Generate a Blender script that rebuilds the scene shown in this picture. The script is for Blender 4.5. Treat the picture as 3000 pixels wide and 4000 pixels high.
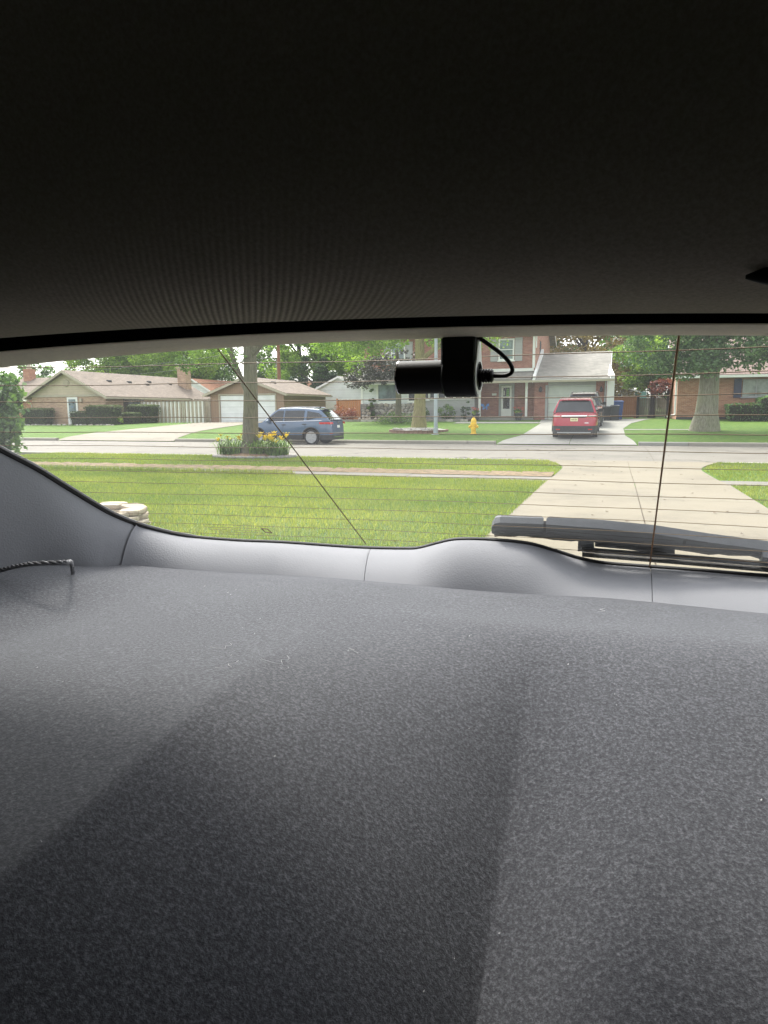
import bpy, math, random
import numpy as np
from mathutils import Vector, Matrix
for o in list(bpy.data.objects): bpy.data.objects.remove(o)
S = bpy.context.scene
COL = S.collection
R = math.radians
PI = math.pi
random.seed(7); rng = np.random.default_rng(7)

# ------------------------------------------------------------------ camera, world, sun, exposure
CAMZ = 1.28
cd = bpy.data.cameras.new('camera'); cam = bpy.data.objects.new('camera', cd); COL.objects.link(cam)
cd.sensor_fit = 'VERTICAL'; cd.sensor_height = 36.0; cd.lens = 36.0 * 2700 / 4000
cd.clip_start = 0.01; cd.clip_end = 2000
cam.location = (0, 0, CAMZ)
cam.rotation_euler = (Matrix.Rotation(R(18.5), 3, 'Z') @ Matrix.Rotation(R(90 - 8.39), 3, 'X') @ Matrix.Rotation(R(-0.43), 3, 'Z')).to_euler()
S.camera = cam
SUN_EL, SUN_AZ = 53.0, -40.0     # azimuth clockwise from +Y
w = bpy.data.worlds.new('World'); S.world = w; w.use_nodes = True
wn = w.node_tree.nodes; wl = w.node_tree.links
sky = wn.new('ShaderNodeTexSky'); sky.sky_type = 'NISHITA'; sky.sun_disc = False
sky.sun_elevation = R(SUN_EL); sky.sun_rotation = R(SUN_AZ); sky.air_density = 1.0; sky.dust_density = 4.0
hs = wn.new('ShaderNodeHueSaturation'); hs.inputs['Saturation'].default_value = 0.22
wl.new(sky.outputs[0], hs.inputs['Color']); wl.new(hs.outputs[0], wn['Background'].inputs[0])
wn['Background'].inputs[1].default_value = 0.15
sd = bpy.data.lights.new('sun', 'SUN'); sun = bpy.data.objects.new('sun', sd); COL.objects.link(sun)
sd.energy = 0.85; sd.angle = R(11); sd.color = (1.0, 0.95, 0.86)
az = R(SUN_AZ); el = R(SUN_EL)
sdir = Vector((math.sin(az) * math.cos(el), math.cos(az) * math.cos(el), math.sin(el)))
sun.rotation_euler = sdir.to_track_quat('Z', 'Y').to_euler()
S.view_settings.view_transform = 'Standard'; S.view_settings.look = 'None'
S.view_settings.exposure = 2.05; S.view_settings.gamma = 1.0
S.render.engine = 'CYCLES'
S.cycles.use_denoising = True
S.cycles.max_bounces = 12; S.cycles.diffuse_bounces = 6; S.cycles.transparent_max_bounces = 24
S.cycles.sample_clamp_indirect = 4.0

# ------------------------------------------------------------------ materials
def new_mat(name):
    m = bpy.data.materials.new(name); m.use_nodes = True
    return m, m.node_tree.nodes, m.node_tree.links, m.node_tree.nodes['Principled BSDF']
def ramp(nd, lk, fac, stops):
    r = nd.new('ShaderNodeValToRGB'); e = r.color_ramp.elements
    e[0].position, e[0].color = stops[0][0], (*stops[0][1], 1)
    e[1].position, e[1].color = stops[-1][0], (*stops[-1][1], 1)
    for p, c in stops[1:-1]:
        x = e.new(p); x.color = (*c, 1)
    lk.new(fac, r.inputs[0]); return r.outputs[0]
def noise(nd, lk, vec, scale, detail=4, rough=0.55):
    n = nd.new('ShaderNodeTexNoise'); n.inputs['Scale'].default_value = scale
    n.inputs['Detail'].default_value = detail; n.inputs['Roughness'].default_value = rough
    lk.new(vec, n.inputs['Vector']); return n.outputs['Fac']
def mixc(nd, lk, fac, a, b, mode='MIX'):
    m = nd.new('ShaderNodeMix'); m.data_type = 'RGBA'; m.blend_type = mode
    for s, v in ((0, fac), (6, a), (7, b)):
        if hasattr(v, 'default_value') or hasattr(v, 'is_linked'): lk.new(v, m.inputs[s])
        elif isinstance(v, (int, float)): m.inputs[s].default_value = v
        else: m.inputs[s].default_value = (*v, 1)
    return m.outputs[2]
def bump(nd, lk, b, h, strength=0.3, dist=0.01):
    x = nd.new('ShaderNodeBump'); x.inputs['Strength'].default_value = strength; x.inputs['Distance'].default_value = dist
    lk.new(h, x.inputs['Height']); lk.new(x.outputs[0], b.inputs['Normal']); return x
def coord(nd, kind='Object'):
    return nd.new('ShaderNodeTexCoord').outputs[kind]
def mul(c, k): return tuple(min(1, max(0, a * k)) for a in c)
MATS = {}
def plain(name, col, rough=0.6, var=0.15, scale=6.0, bmp=0.0, bdist=0.01, metal=0.0, spec=0.5, coat=0.0):
    if name in MATS: return MATS[name]
    m, nd, lk, b = new_mat(name); c = coord(nd)
    f = noise(nd, lk, c, scale, 5)
    lk.new(ramp(nd, lk, f, [(0.3, mul(col, 1 - var)), (0.7, mul(col, 1 + var))]), b.inputs['Base Color'])
    b.inputs['Roughness'].default_value = rough; b.inputs['Metallic'].default_value = metal
    b.inputs['Specular IOR Level'].default_value = spec
    if coat: b.inputs['Coat Weight'].default_value = coat; b.inputs['Coat Roughness'].default_value = 0.06
    if bmp: bump(nd, lk, b, noise(nd, lk, c, scale * 6, 4), bmp, bdist)
    MATS[name] = m; return m
def wall_vec(nd, lk, c):
    s = nd.new('ShaderNodeSeparateXYZ'); lk.new(c, s.inputs[0])
    a = nd.new('ShaderNodeMath'); lk.new(s.outputs[0], a.inputs[0]); lk.new(s.outputs[1], a.inputs[1])
    k = nd.new('ShaderNodeCombineXYZ'); lk.new(a.outputs[0], k.inputs[0]); lk.new(s.outputs[2], k.inputs[1]); return k.outputs[0]
def brick_mat(name, c1, c2, mortar, bw=0.21, rh=0.072):
    if name in MATS: return MATS[name]
    m, nd, lk, b = new_mat(name); c = coord(nd); v = wall_vec(nd, lk, c)
    t = nd.new('ShaderNodeTexBrick'); lk.new(v, t.inputs['Vector'])
    t.inputs['Scale'].default_value = 1.0; t.inputs['Brick Width'].default_value = bw; t.inputs['Row Height'].default_value = rh
    t.inputs['Mortar Size'].default_value = 0.006; t.inputs['Color1'].default_value = (*c1, 1); t.inputs['Color2'].default_value = (*c2, 1)
    t.inputs['Mortar'].default_value = (*mortar, 1)
    mp = nd.new('ShaderNodeMapping'); mp.inputs['Scale'].default_value = (1.2, 4.5, 1); lk.new(v, mp.inputs['Vector'])
    f = noise(nd, lk, mp.outputs[0], 1.6, 4, 0.7)
    col = mixc(nd, lk, 0.65, t.outputs['Color'], ramp(nd, lk, f, [(0.3, (0.55, 0.5, 0.48)), (0.5, (0.95, 0.95, 0.95)), (0.7, (1.25, 1.2, 1.12))]), 'MULTIPLY')
    lk.new(col, b.inputs['Base Color']); b.inputs['Roughness'].default_value = 0.9
    inv = nd.new('ShaderNodeMath'); inv.operation = 'SUBTRACT'; inv.inputs[0].default_value = 1; lk.new(t.outputs['Fac'], inv.inputs[1])
    bump(nd, lk, b, inv.outputs[0], 0.6, 0.01); MATS[name] = m; return m
def siding_mat(name, col, pitch=0.2, vertical=False):
    if name in MATS: return MATS[name]
    m, nd, lk, b = new_mat(name); c = coord(nd)
    s = nd.new('ShaderNodeSeparateXYZ'); lk.new(c, s.inputs[0])
    src = s.outputs[2]
    if vertical:
        a = nd.new('ShaderNodeMath'); lk.new(s.outputs[0], a.inputs[0]); lk.new(s.outputs[1], a.inputs[1]); src = a.outputs[0]
    d = nd.new('ShaderNodeMath'); d.operation = 'DIVIDE'; d.inputs[1].default_value = pitch; lk.new(src, d.inputs[0])
    fr = nd.new('ShaderNodeMath'); fr.operation = 'FRACT'; lk.new(d.outputs[0], fr.inputs[0])
    line = ramp(nd, lk, fr.outputs[0], [(0.0, (0.62, 0.62, 0.62)), (0.1, (1, 1, 1)), (1.0, (0.95, 0.95, 0.95))])
    f = noise(nd, lk, c, 1.5, 5)
    base = ramp(nd, lk, f, [(0.3, mul(col, 0.9)), (0.7, mul(col, 1.06))])
    lk.new(mixc(nd, lk, 1.0, base, line, 'MULTIPLY'), b.inputs['Base Color']); b.inputs['Roughness'].default_value = 0.65
    bump(nd, lk, b, fr.outputs[0], 0.5, 0.02); MATS[name] = m; return m
def shingle_mat(name, col):
    if name in MATS: return MATS[name]
    m, nd, lk, b = new_mat(name); c = coord(nd); v = wall_vec(nd, lk, c)
    t = nd.new('ShaderNodeTexBrick'); lk.new(v, t.inputs['Vector']); t.inputs['Scale'].default_value = 1
    t.inputs['Brick Width'].default_value = 0.3; t.inputs['Row Height'].default_value = 0.07; t.inputs['Mortar Size'].default_value = 0.004
    t.inputs['Color1'].default_value = (*mul(col, 0.85), 1); t.inputs['Color2'].default_value = (*mul(col, 1.15), 1); t.inputs['Mortar'].default_value = (*mul(col, 0.55), 1)
    f = noise(nd, lk, c, 0.9, 6, 0.65)
    lk.new(mixc(nd, lk, 0.5, t.outputs['Color'], ramp(nd, lk, f, [(0.3, (0.7, 0.7, 0.7)), (0.7, (1.2, 1.2, 1.2))]), 'MULTIPLY'), b.inputs['Base Color'])
    b.inputs['Roughness'].default_value = 0.95; bump(nd, lk, b, t.outputs['Fac'], 0.4, 0.01); MATS[name] = m; return m
def leaf_mat(name, dark, light, trans=0.35):
    if name in MATS: return MATS[name]
    m, nd, lk, b = new_mat(name)
    a = nd.new('ShaderNodeAttribute'); a.attribute_name = 'tint'
    c = ramp(nd, lk, a.outputs['Fac'], [(0.0, dark), (0.55, tuple((p + q) / 2 for p, q in zip(dark, light))), (1.0, light)])
    lk.new(c, b.inputs['Base Color']); b.inputs['Roughness'].default_value = 0.55
    t = nd.new('ShaderNodeBsdfTranslucent'); lk.new(mixc(nd, lk, 1.0, c, (1.25, 1.3, 0.6), 'MULTIPLY'), t.inputs[0])
    x = nd.new('ShaderNodeMixShader'); x.inputs[0].default_value = trans
    lk.new(b.outputs[0], x.inputs[1]); lk.new(t.outputs[0], x.inputs[2]); lk.new(x.outputs[0], nd['Material Output'].inputs[0])
    MATS[name] = m; return m
def grass_mat():
    m, nd, lk, b = new_mat('lawn_grass'); c = coord(nd)
    f1 = noise(nd, lk, c, 0.35, 4); f2 = noise(nd, lk, c, 3.0, 6, 0.7); f3 = noise(nd, lk, c, 38.0, 4, 0.7)
    a = ramp(nd, lk, f1, [(0.35, (0.045, 0.105, 0.012)), (0.65, (0.078, 0.14, 0.018))])
    p = ramp(nd, lk, f2, [(0.3, (0.05, 0.105, 0.015)), (0.5, (0.08, 0.15, 0.022)), (0.68, (0.14, 0.175, 0.04))])
    q = mixc(nd, lk, 0.6, a, p)
    fine = ramp(nd, lk, f3, [(0.3, (0.6, 0.6, 0.6)), (0.7, (1.35, 1.35, 1.3))])
    lk.new(mixc(nd, lk, 0.8, q, fine, 'MULTIPLY'), b.inputs['Base Color'])
    b.inputs['Roughness'].default_value = 0.9; b.inputs['Specular IOR Level'].default_value = 0.15
    bump(nd, lk, b, f3, 0.8, 0.03); MATS['grass'] = m; return m
def concrete_mat(name, col, stain=0.35, crack=True):
    if name in MATS: return MATS[name]
    m, nd, lk, b = new_mat(name); c = coord(nd)
    f = noise(nd, lk, c, 0.5, 7, 0.65); g = noise(nd, lk, c, 60, 3); h = noise(nd, lk, c, 2.5, 6, 0.7)
    a = ramp(nd, lk, f, [(0.3, mul(col, 1 - stain)), (0.5, col), (0.75, mul(col, 1.12))])
    a = mixc(nd, lk, 0.6, a, ramp(nd, lk, h, [(0.28, (0.75, 0.73, 0.7)), (0.42, (1, 1, 1)), (1, (1.05, 1.05, 1.05))]), 'MULTIPLY')
    a = mixc(nd, lk, 0.35, a, ramp(nd, lk, g, [(0.3, (0.7, 0.7, 0.7)), (0.7, (1.25, 1.25, 1.25))]), 'MULTIPLY')
    if crack:
        v = nd.new('ShaderNodeTexVoronoi'); v.feature = 'DISTANCE_TO_EDGE'; v.inputs['Scale'].default_value = 0.17
        wv = nd.new('ShaderNodeVectorMath'); wv.operation = 'ADD'
        nn = nd.new('ShaderNodeTexNoise'); nn.inputs['Scale'].default_value = 1.3; nn.inputs['Detail'].default_value = 5; lk.new(c, nn.inputs['Vector'])
        lk.new(c, wv.inputs[0]); lk.new(nn.outputs['Color'], wv.inputs[1]); lk.new(wv.outputs[0], v.inputs['Vector'])
        k = ramp(nd, lk, v.outputs['Distance'], [(0.0, (0.28, 0.26, 0.24)), (0.005, (0.4, 0.38, 0.36)), (0.009, (1, 1, 1)), (1, (1, 1, 1))])
        msk = ramp(nd, lk, noise(nd, lk, c, 0.25, 2), [(0.42, (0, 0, 0)), (0.52, (1, 1, 1))])
        a = mixc(nd, lk, msk, a, mixc(nd, lk, 1.0, a, k, 'MULTIPLY'))
    lk.new(a, b.inputs['Base Color']); b.inputs['Roughness'].default_value = 0.9
    bump(nd, lk, b, g, 0.25, 0.004); MATS[name] = m; return m
def bark_mat(name, col, moss=None):
    if name in MATS: return MATS[name]
    m, nd, lk, b = new_mat(name); c = coord(nd)
    mp = nd.new('ShaderNodeMapping'); mp.inputs['Scale'].default_value = (9, 9, 1.6); lk.new(c, mp.inputs['Vector'])
    f = noise(nd, lk, mp.outputs[0], 2.2, 6, 0.65); g = noise(nd, lk, c, 1.3, 3)
    a = ramp(nd, lk, f, [(0.3, mul(col, 0.5)), (0.5, col), (0.7, mul(col, 1.45))])
    if moss: a = mixc(nd, lk, ramp(nd, lk, g, [(0.35, (0, 0, 0)), (0.6, (0.8, 0.8, 0.8))]), a, mixc(nd, lk, 0.5, a, moss))
    lk.new(a, b.inputs['Base Color']); b.inputs['Roughness'].default_value = 0.95; bump(nd, lk, b, f, 0.9, 0.04); MATS[name] = m; return m
def paint_mat(name, col, metal=0.35):
    if name in MATS: return MATS[name]
    m = plain(name, col, 0.3, 0.04, 2.0, coat=1.0); return m
def glass_mat(name, tint=(1, 1, 1), gloss=1.0, veil=0.0, ior=1.45, rough=0.0):
    if name in MATS: return MATS[name]
    m, nd, lk, b = new_mat(name); nd.remove(b)
    t = nd.new('ShaderNodeBsdfTransparent'); t.inputs[0].default_value = (*tint, 1)
    g = nd.new('ShaderNodeBsdfGlossy'); g.inputs['Roughness'].default_value = rough
    lw = nd.new('ShaderNodeLayerWeight'); pw = nd.new('ShaderNodeMath'); pw.operation = 'POWER'; pw.inputs[1].default_value = 5.0; lk.new(lw.outputs['Facing'], pw.inputs[0])
    fr = nd.new('ShaderNodeMath'); fr.operation = 'MULTIPLY_ADD'; fr.inputs[1].default_value = 0.9 * gloss; fr.inputs[2].default_value = 0.06 * gloss; lk.new(pw.outputs[0], fr.inputs[0])
    x = nd.new('ShaderNodeMixShader'); lk.new(fr.outputs[0], x.inputs[0]); lk.new(t.outputs[0], x.inputs[1]); lk.new(g.outputs[0], x.inputs[2])
    out = x.outputs[0]
    if veil:  # uneven pale veil standing in for haze and cabin reflections on the glass
        c = coord(nd); mp = nd.new('ShaderNodeMapping'); mp.inputs['Scale'].default_value = (1.0, 0.7, 0.7); lk.new(c, mp.inputs['Vector'])
        f = noise(nd, lk, mp.outputs[0], 3.2, 5, 0.55)
        k = ramp(nd, lk, f, [(0.32, (veil * 0.35,) * 3), (0.72, (veil * 1.9,) * 3)])
        tr = nd.new('ShaderNodeBsdfTranslucent'); tr.inputs[0].default_value = (0.9, 0.93, 0.95, 1)
        y = nd.new('ShaderNodeMixShader'); lk.new(k, y.inputs[0]); lk.new(out, y.inputs[1]); lk.new(tr.outputs[0], y.inputs[2]); out = y.outputs[0]
    lk.new(out, nd['Material Output'].inputs[0]); MATS[name] = m; return m
def pane_mat(name, col=(0.02, 0.025, 0.03), rough=0.05):
    if name in MATS: return MATS[name]
    m, nd, lk, b = new_mat(name); c = coord(nd); f = noise(nd, lk, c, 1.7, 3)
    lk.new(ramp(nd, lk, f, [(0.35, mul(col, 0.6)), (0.65, mul(col, 1.6))]), b.inputs['Base Color'])
    b.inputs['Roughness'].default_value = rough; b.inputs['Specular IOR Level'].default_value = 0.8; MATS[name] = m; return m

# ------------------------------------------------------------------ mesh helpers
class MB:
    def __init__(s): s.v = []; s.f = []
    def add(s, vs, fs):
        n = len(s.v); s.v += [tuple(p) for p in vs]; s.f += [tuple(i + n for i in f) for f in fs]; return s
    def box(s, x0, x1, y0, y1, z0, z1):
        return s.add([(x0, y0, z0), (x1, y0, z0), (x1, y1, z0), (x0, y1, z0), (x0, y0, z1), (x1, y0, z1), (x1, y1, z1), (x0, y1, z1)],
                     [(0, 3, 2, 1), (4, 5, 6, 7), (0, 1, 5, 4), (1, 2, 6, 5), (2, 3, 7, 6), (3, 0, 4, 7)])
    def bev(s, x0, x1, y0, y1, z0, z1, b=0.02):
        # box with chamfered vertical and top edges
        def ring(i, z): return [(x0 + i + b, y0 + i, z), (x1 - i - b, y0 + i, z), (x1 - i, y0 + i + b, z), (x1 - i, y1 - i - b, z), (x1 - i - b, y1 - i, z), (x0 + i + b, y1 - i, z), (x0 + i, y1 - i - b, z), (x0 + i, y0 + i + b, z)]
        return s.loft([ring(0, z0), ring(0, z1 - b), ring(b * 0.7, z1)], closed=True, caps=True)
    def loft(s, rings, closed=True, caps=False):
        n = len(rings[0]); vs = [p for r in rings for p in r]; fs = []
        for i in range(len(rings) - 1):
            for j in range(n if closed else n - 1):
                k = (j + 1) % n; fs.append((i * n + j, i * n + k, (i + 1) * n + k, (i + 1) * n + j))
        if caps: fs.append(tuple(range(n - 1, -1, -1))); fs.append(tuple((len(rings) - 1) * n + j for j in range(n)))
        return s.add(vs, fs)
    def tube(s, pts, rad, n=8, caps=True):
        pts = [Vector(p) for p in pts]; rings = []; rr = rad if isinstance(rad, (list, tuple)) else [rad] * len(pts)
        up = None
        for i, p in enumerate(pts):
            d = (pts[min(i + 1, len(pts) - 1)] - pts[max(i - 1, 0)]).normalized()
            if up is None: up = Vector((0, 0, 1)) if abs(d.z) < 0.9 else Vector((1, 0, 0))
            a = d.cross(up).normalized(); b = a.cross(d).normalized(); up = b
            rings.append([tuple(p + (a * math.cos(t) + b * math.sin(t)) * rr[i]) for t in [2 * PI * k / n for k in range(n)]])
        return s.loft(rings, True, caps)
    def lathe(s, prof, n=16, c=(0, 0, 0), axis='z'):
        rings = []
        for r, z in prof:
            ring = []
            for k in range(n):
                t = 2 * PI * k / n; a, b = r * math.cos(t), r * math.sin(t)
                p = (a, b, z) if axis == 'z' else ((z, a, b) if axis == 'x' else (b, z, a))
                ring.append((p[0] + c[0], p[1] + c[1], p[2] + c[2]))
            rings.append(ring)
        return s.loft(rings, True, True)
    def prism(s, poly, d, cap=True):
        d = Vector(d); n = len(poly); a = [tuple(p) for p in poly]; b = [tuple(Vector(p) + d) for p in poly]
        fs = [(i, (i + 1) % n, (i + 1) % n + n, i + n) for i in range(n)]
        return s.add(a + b, fs + [tuple(range(n - 1, -1, -1)), tuple(range(n, 2 * n))])
    def build(s, name, mat, parent=None, smooth=False, fix=True):
        me = bpy.data.meshes.new(name); me.from_pydata(s.v, [], s.f); me.validate()
        if fix:
            import bmesh
            bm = bmesh.new(); bm.from_mesh(me); bmesh.ops.recalc_face_normals(bm, faces=bm.faces); bm.to_mesh(me); bm.free()
        if smooth:
            me.polygons.foreach_set('use_smooth', [True] * len(me.polygons))
            try: me.set_sharp_from_angle(angle=R(40))
            except Exception: pass
        me.materials.append(mat); o = bpy.data.objects.new(name, me); COL.objects.link(o)
        if parent: o.parent = parent
        return o
def tag(o, label=None, cat=None, group=None, kind=None):
    if label: o['label'] = label
    if cat: o['category'] = cat
    if group: o['group'] = group
    if kind: o['kind'] = kind
    return o
def thing(name, label, cat, loc=(0, 0, 0), rz=0.0, group=None):
    o = bpy.data.objects.new(name, None); COL.objects.link(o); o.location = loc; o.rotation_euler = (0, 0, rz); o.empty_display_size = 0.2
    return tag(o, label, cat, group)
def mesh_np(name, v, f, mat, parent=None, tint=None):
    me = bpy.data.meshes.new(name); nv, nf = len(v), len(f); k = f.shape[1]
    me.vertices.add(nv); me.vertices.foreach_set('co', v.astype(np.float32).ravel())
    me.loops.add(nf * k); me.loops.foreach_set('vertex_index', f.astype(np.int32).ravel())
    me.polygons.add(nf); me.polygons.foreach_set('loop_start', np.arange(0, nf * k, k, dtype=np.int32))
    me.update(calc_edges=True)
    if tint is not None:
        a = me.attributes.new('tint', 'FLOAT', 'POINT'); a.data.foreach_set('value', tint.astype(np.float32))
    me.materials.append(mat); o = bpy.data.objects.new(name, me); COL.objects.link(o)
    if parent: o.parent = parent
    return o
def leaves(centers, size, droop=0.3, aspect=0.55):
    """kite shaped leaves at the given centres"""
    n = len(centers); d = rng.normal(size=(n, 3)); d[:, 2] = d[:, 2] * 0.6 - droop; d /= np.linalg.norm(d, axis=1)[:, None]
    r = rng.normal(size=(n, 3)); s = np.cross(d, r); s /= np.linalg.norm(s, axis=1)[:, None]; nn = np.cross(d, s)
    L = (size * rng.uniform(0.65, 1.35, n))[:, None]
    v = np.stack([centers - d * L * 0.5, centers + s * L * aspect * 0.5 + nn * L * 0.08, centers + d * L * 0.5, centers - s * L * aspect * 0.5 + nn * L * 0.08], 1).reshape(-1, 3)
    return v, np.arange(n * 4).reshape(n, 4)
def blob_points(n, clumps, c, rad, cr, hollow=0.45):
    """n points gathered into clumps inside an ellipsoid; also a tint per point"""
    c = np.array(c); rad = np.array(rad)
    k = rng.normal(size=(clumps, 3)); k /= np.linalg.norm(k, axis=1)[:, None]
    k *= rng.uniform(hollow, 1.0, clumps)[:, None] ** 0.6
    cc = c + k * rad; t0 = rng.uniform(0.1, 0.9, clumps); cs = cr * rng.uniform(0.6, 1.3, clumps)
    idx = rng.integers(0, clumps, n); q = rng.normal(size=(n, 3)); q /= np.linalg.norm(q, axis=1)[:, None]; q *= rng.uniform(0.2, 1, n)[:, None] ** 0.5
    q[:, 2] *= 0.7
    return cc[idx] + q * cs[idx][:, None], np.clip(t0[idx] + rng.normal(0, 0.17, n), 0, 1)
GRP_Z = {}
def zfar(x, y):
    t = min(1, max(0, (-18 - x) / 12.0)); k = 1 - 0.30 * t
    if y < 31: z = -0.27
    elif y < 31.5: z = -0.27 + (y - 31) / 0.5 * 0.15
    elif y < 34: z = -0.12 + (y - 31.5) / 2.5 * 0.18
    elif y < 46: z = 0.06 + (y - 34) / 12 * 0.52
    else: z = 0.58
    return z * k if z > 0 else z
def zlawn(y):
    if y < 5: return 0.0
    if y < 13.45: return -0.085 * (y - 5) / 8.45
    if y < 13.55: return -0.18
    if y < 15.05: return -0.18
    if y < 21.0: return -0.16 - 0.07 * (y - 15.05) / 5.95
    return -0.40
def zdrive(y):
    if y < 5: return 0.015
    if y < 13.2: return zlawn(y) + 0.018
    if y < 15.1: return -0.065 - 0.066 * (y - 13.2) / 1.9
    return -0.131 - 0.109 * (y - 15.1) / 6.2

# ------------------------------------------------------------------ ground, street, driveways
M_GRASS = grass_mat()
M_STREET = concrete_mat('street_concrete', (0.138, 0.125, 0.102), 0.32)
M_DRIVE = concrete_mat('driveway_concrete', (0.162, 0.139, 0.095), 0.30, False)
M_NEWCON = concrete_mat('pale_concrete', (0.225, 0.22, 0.195), 0.15, False)
M_KERB = concrete_mat('kerb_concrete', (0.26, 0.24, 0.20), 0.25, False)
M_SOIL = plain('soil', (0.10, 0.07, 0.045), 0.95, 0.4, 9, 0.6, 0.03)
xs = list(np.concatenate([np.linspace(-600, -70, 8), np.linspace(-64, 40, 53), np.linspace(50, 400, 8)]))
ys_ = [-200, -60, -10, 0, 5, 8, 11, 13.44, 13.5, 13.56, 15.0, 15.1, 17, 19, 21.0, 21.05, 30.95, 31.0, 31.5, 32, 33, 34, 36, 38, 40, 42, 44, 46, 50, 58, 70, 100, 200, 700]
def zground(x, y):
    if y <= 21.0: return zlawn(y)
    if y < 31.0: return -0.40
    return zfar(x, y)
rows = [[(x, y, zground(x, y)) for x in xs] for y in ys_]
g = MB(); g.loft(rows, closed=False); tag(g.build('ground', M_GRASS, smooth=False), kind='structure', label='mown green lawn on both sides of the street')
# street: concrete slabs in two lanes
st = thing('street', 'pale concrete residential street', 'street'); tag(st, kind='structure'); del st['category']
bedm = MB(); bedm.box(-120, 80, 21.04, 30.94, -0.45, -0.30); bedm.build('street_bed', M_SOIL, st)
proto = None
def street_z(y): return -0.27 + 0.05 * (1 - ((y - 26) / 4.75) ** 2)
for i in range(-20, 12):
    for (y0, y1) in ((21.32, 26.0), (26.012, 30.74)):
        x0, x1 = i * 5.2 + 1.1, i * 5.2 + 6.288
        m = MB(); n = 5
        top = [[(x, y0 + (y1 - y0) * k / n, street_z(y0 + (y1 - y0) * k / n)) for x in (x0, x1)] for k in range(n + 1)]
        m.loft(top, closed=False); m.build('slab', M_STREET, st)
# kerbs
kb = thing('kerb', 'raised concrete kerb', 'kerb'); tag(kb, kind='structure'); del kb['category']
def kerb_block(x0, x1, y0, y1, z0, z1, mat=M_KERB):
    m = MB(); b = 0.03
    prof = [(y0, z0), (y0 + 0.015, z1 - b), (y0 + 0.05, z1), (y1, z1), (y1, z0)]
    m.loft([[(x0, y, z) for y, z in prof], [(x1, y, z) for y, z in prof]], True, True); m.build('kerb_block', mat, kb)
x = -110.0
while x < 70:
    L = random.uniform(2.8, 3.3); x1 = x + L - 0.02
    mid = (x + x1) / 2
    low = False
    cut = [c for c in ((-29.45, -21.75), (-5.05, 0.9)) if x < c[1] and x1 > c[0]]
    if cut:
        c = cut[0]
        if x < c[0] - 0.3: kerb_block(x, c[0] - 0.01, 30.75, 31.02, -0.34, -0.115, M_KERB)
        if x1 > c[1] + 0.3: kerb_block(c[1] + 0.01, x1, 30.75, 31.02, -0.34, -0.115, M_NEWCON)
    if not low and not cut: kerb_block(x, x1, 30.75, 31.02, -0.34, -0.115, random.choice([M_KERB, M_KERB, M_NEWCON]))
    if not (-3.2 < mid < 4.2):
        m = MB(); m.box(x, x1, 20.98, 21.30, -0.36, -0.225 + random.uniform(-0.006, 0.006)); m.build('kerb_block', M_KERB, kb)
    x += L
# near sidewalk slabs
sw = thing('sidewalk', 'narrow concrete pavement crossing the lawn', 'pavement'); tag(sw, kind='structure'); del sw['category']
for x0 in [-1.255 - 1.53 * (k + 1) for k in range(24)] + [1.965 + 1.53 * k for k in range(14)]:
    m = MB(); m.box(x0, x0 + 1.52, 13.57, 14.98, -0.24, -0.150 + random.uniform(-0.004, 0.004)); m.build('slab', concrete_mat('sidewalk_concrete', (0.15, 0.138, 0.112), 0.3, False), sw)
# near driveway slabs
dv = thing('driveway', 'sunlit concrete driveway running down to the street', 'driveway'); tag(dv, kind='structure'); del dv['category']
ye = [1.0, 4.4, 7.6, 10.7, 13.2, 15.1, 18.2, 21.0, 21.31]
def dx(y):
    fl = max(0.0, (y - 17.6) / 3.7) ** 1.6 * 0.75
    return -1.22 - fl, 1.93 + fl * 1.1
for a, b in zip(ye[:-1], ye[1:]):
    for half in (0, 1):
        m = MB(); n = 4; rows = []
        for k in range(n + 1):
            y = a + 0.006 + (b - a - 0.012) * k / n; l, r = dx(y); mid = 0.35
            rows.append([(l, y, zdrive(y)), (mid - 0.005, y, zdrive(y) + 0.01)] if half == 0 else [(mid + 0.005, y, zdrive(y) + 0.01), (r, y, zdrive(y))])
        m.loft(rows, closed=False)
        m.loft([[(p[0], p[1], p[2]) for p in [r_[0 if half == 0 else 1] for r_ in rows]], [(p[0], p[1], p[2] - 0.12) for p in [r_[0 if half == 0 else 1] for r_ in rows]]], closed=False)
        m.build('slab', M_DRIVE, dv)
m = MB(); m.loft([[(dx(y)[0] + 0.02, y, zdrive(y) - 0.012), (dx(y)[1] - 0.02, y, zdrive(y) - 0.012)] for y in np.linspace(1, 21.3, 12)], closed=False); m.build('joint_filler', M_SOIL, dv)
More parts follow.
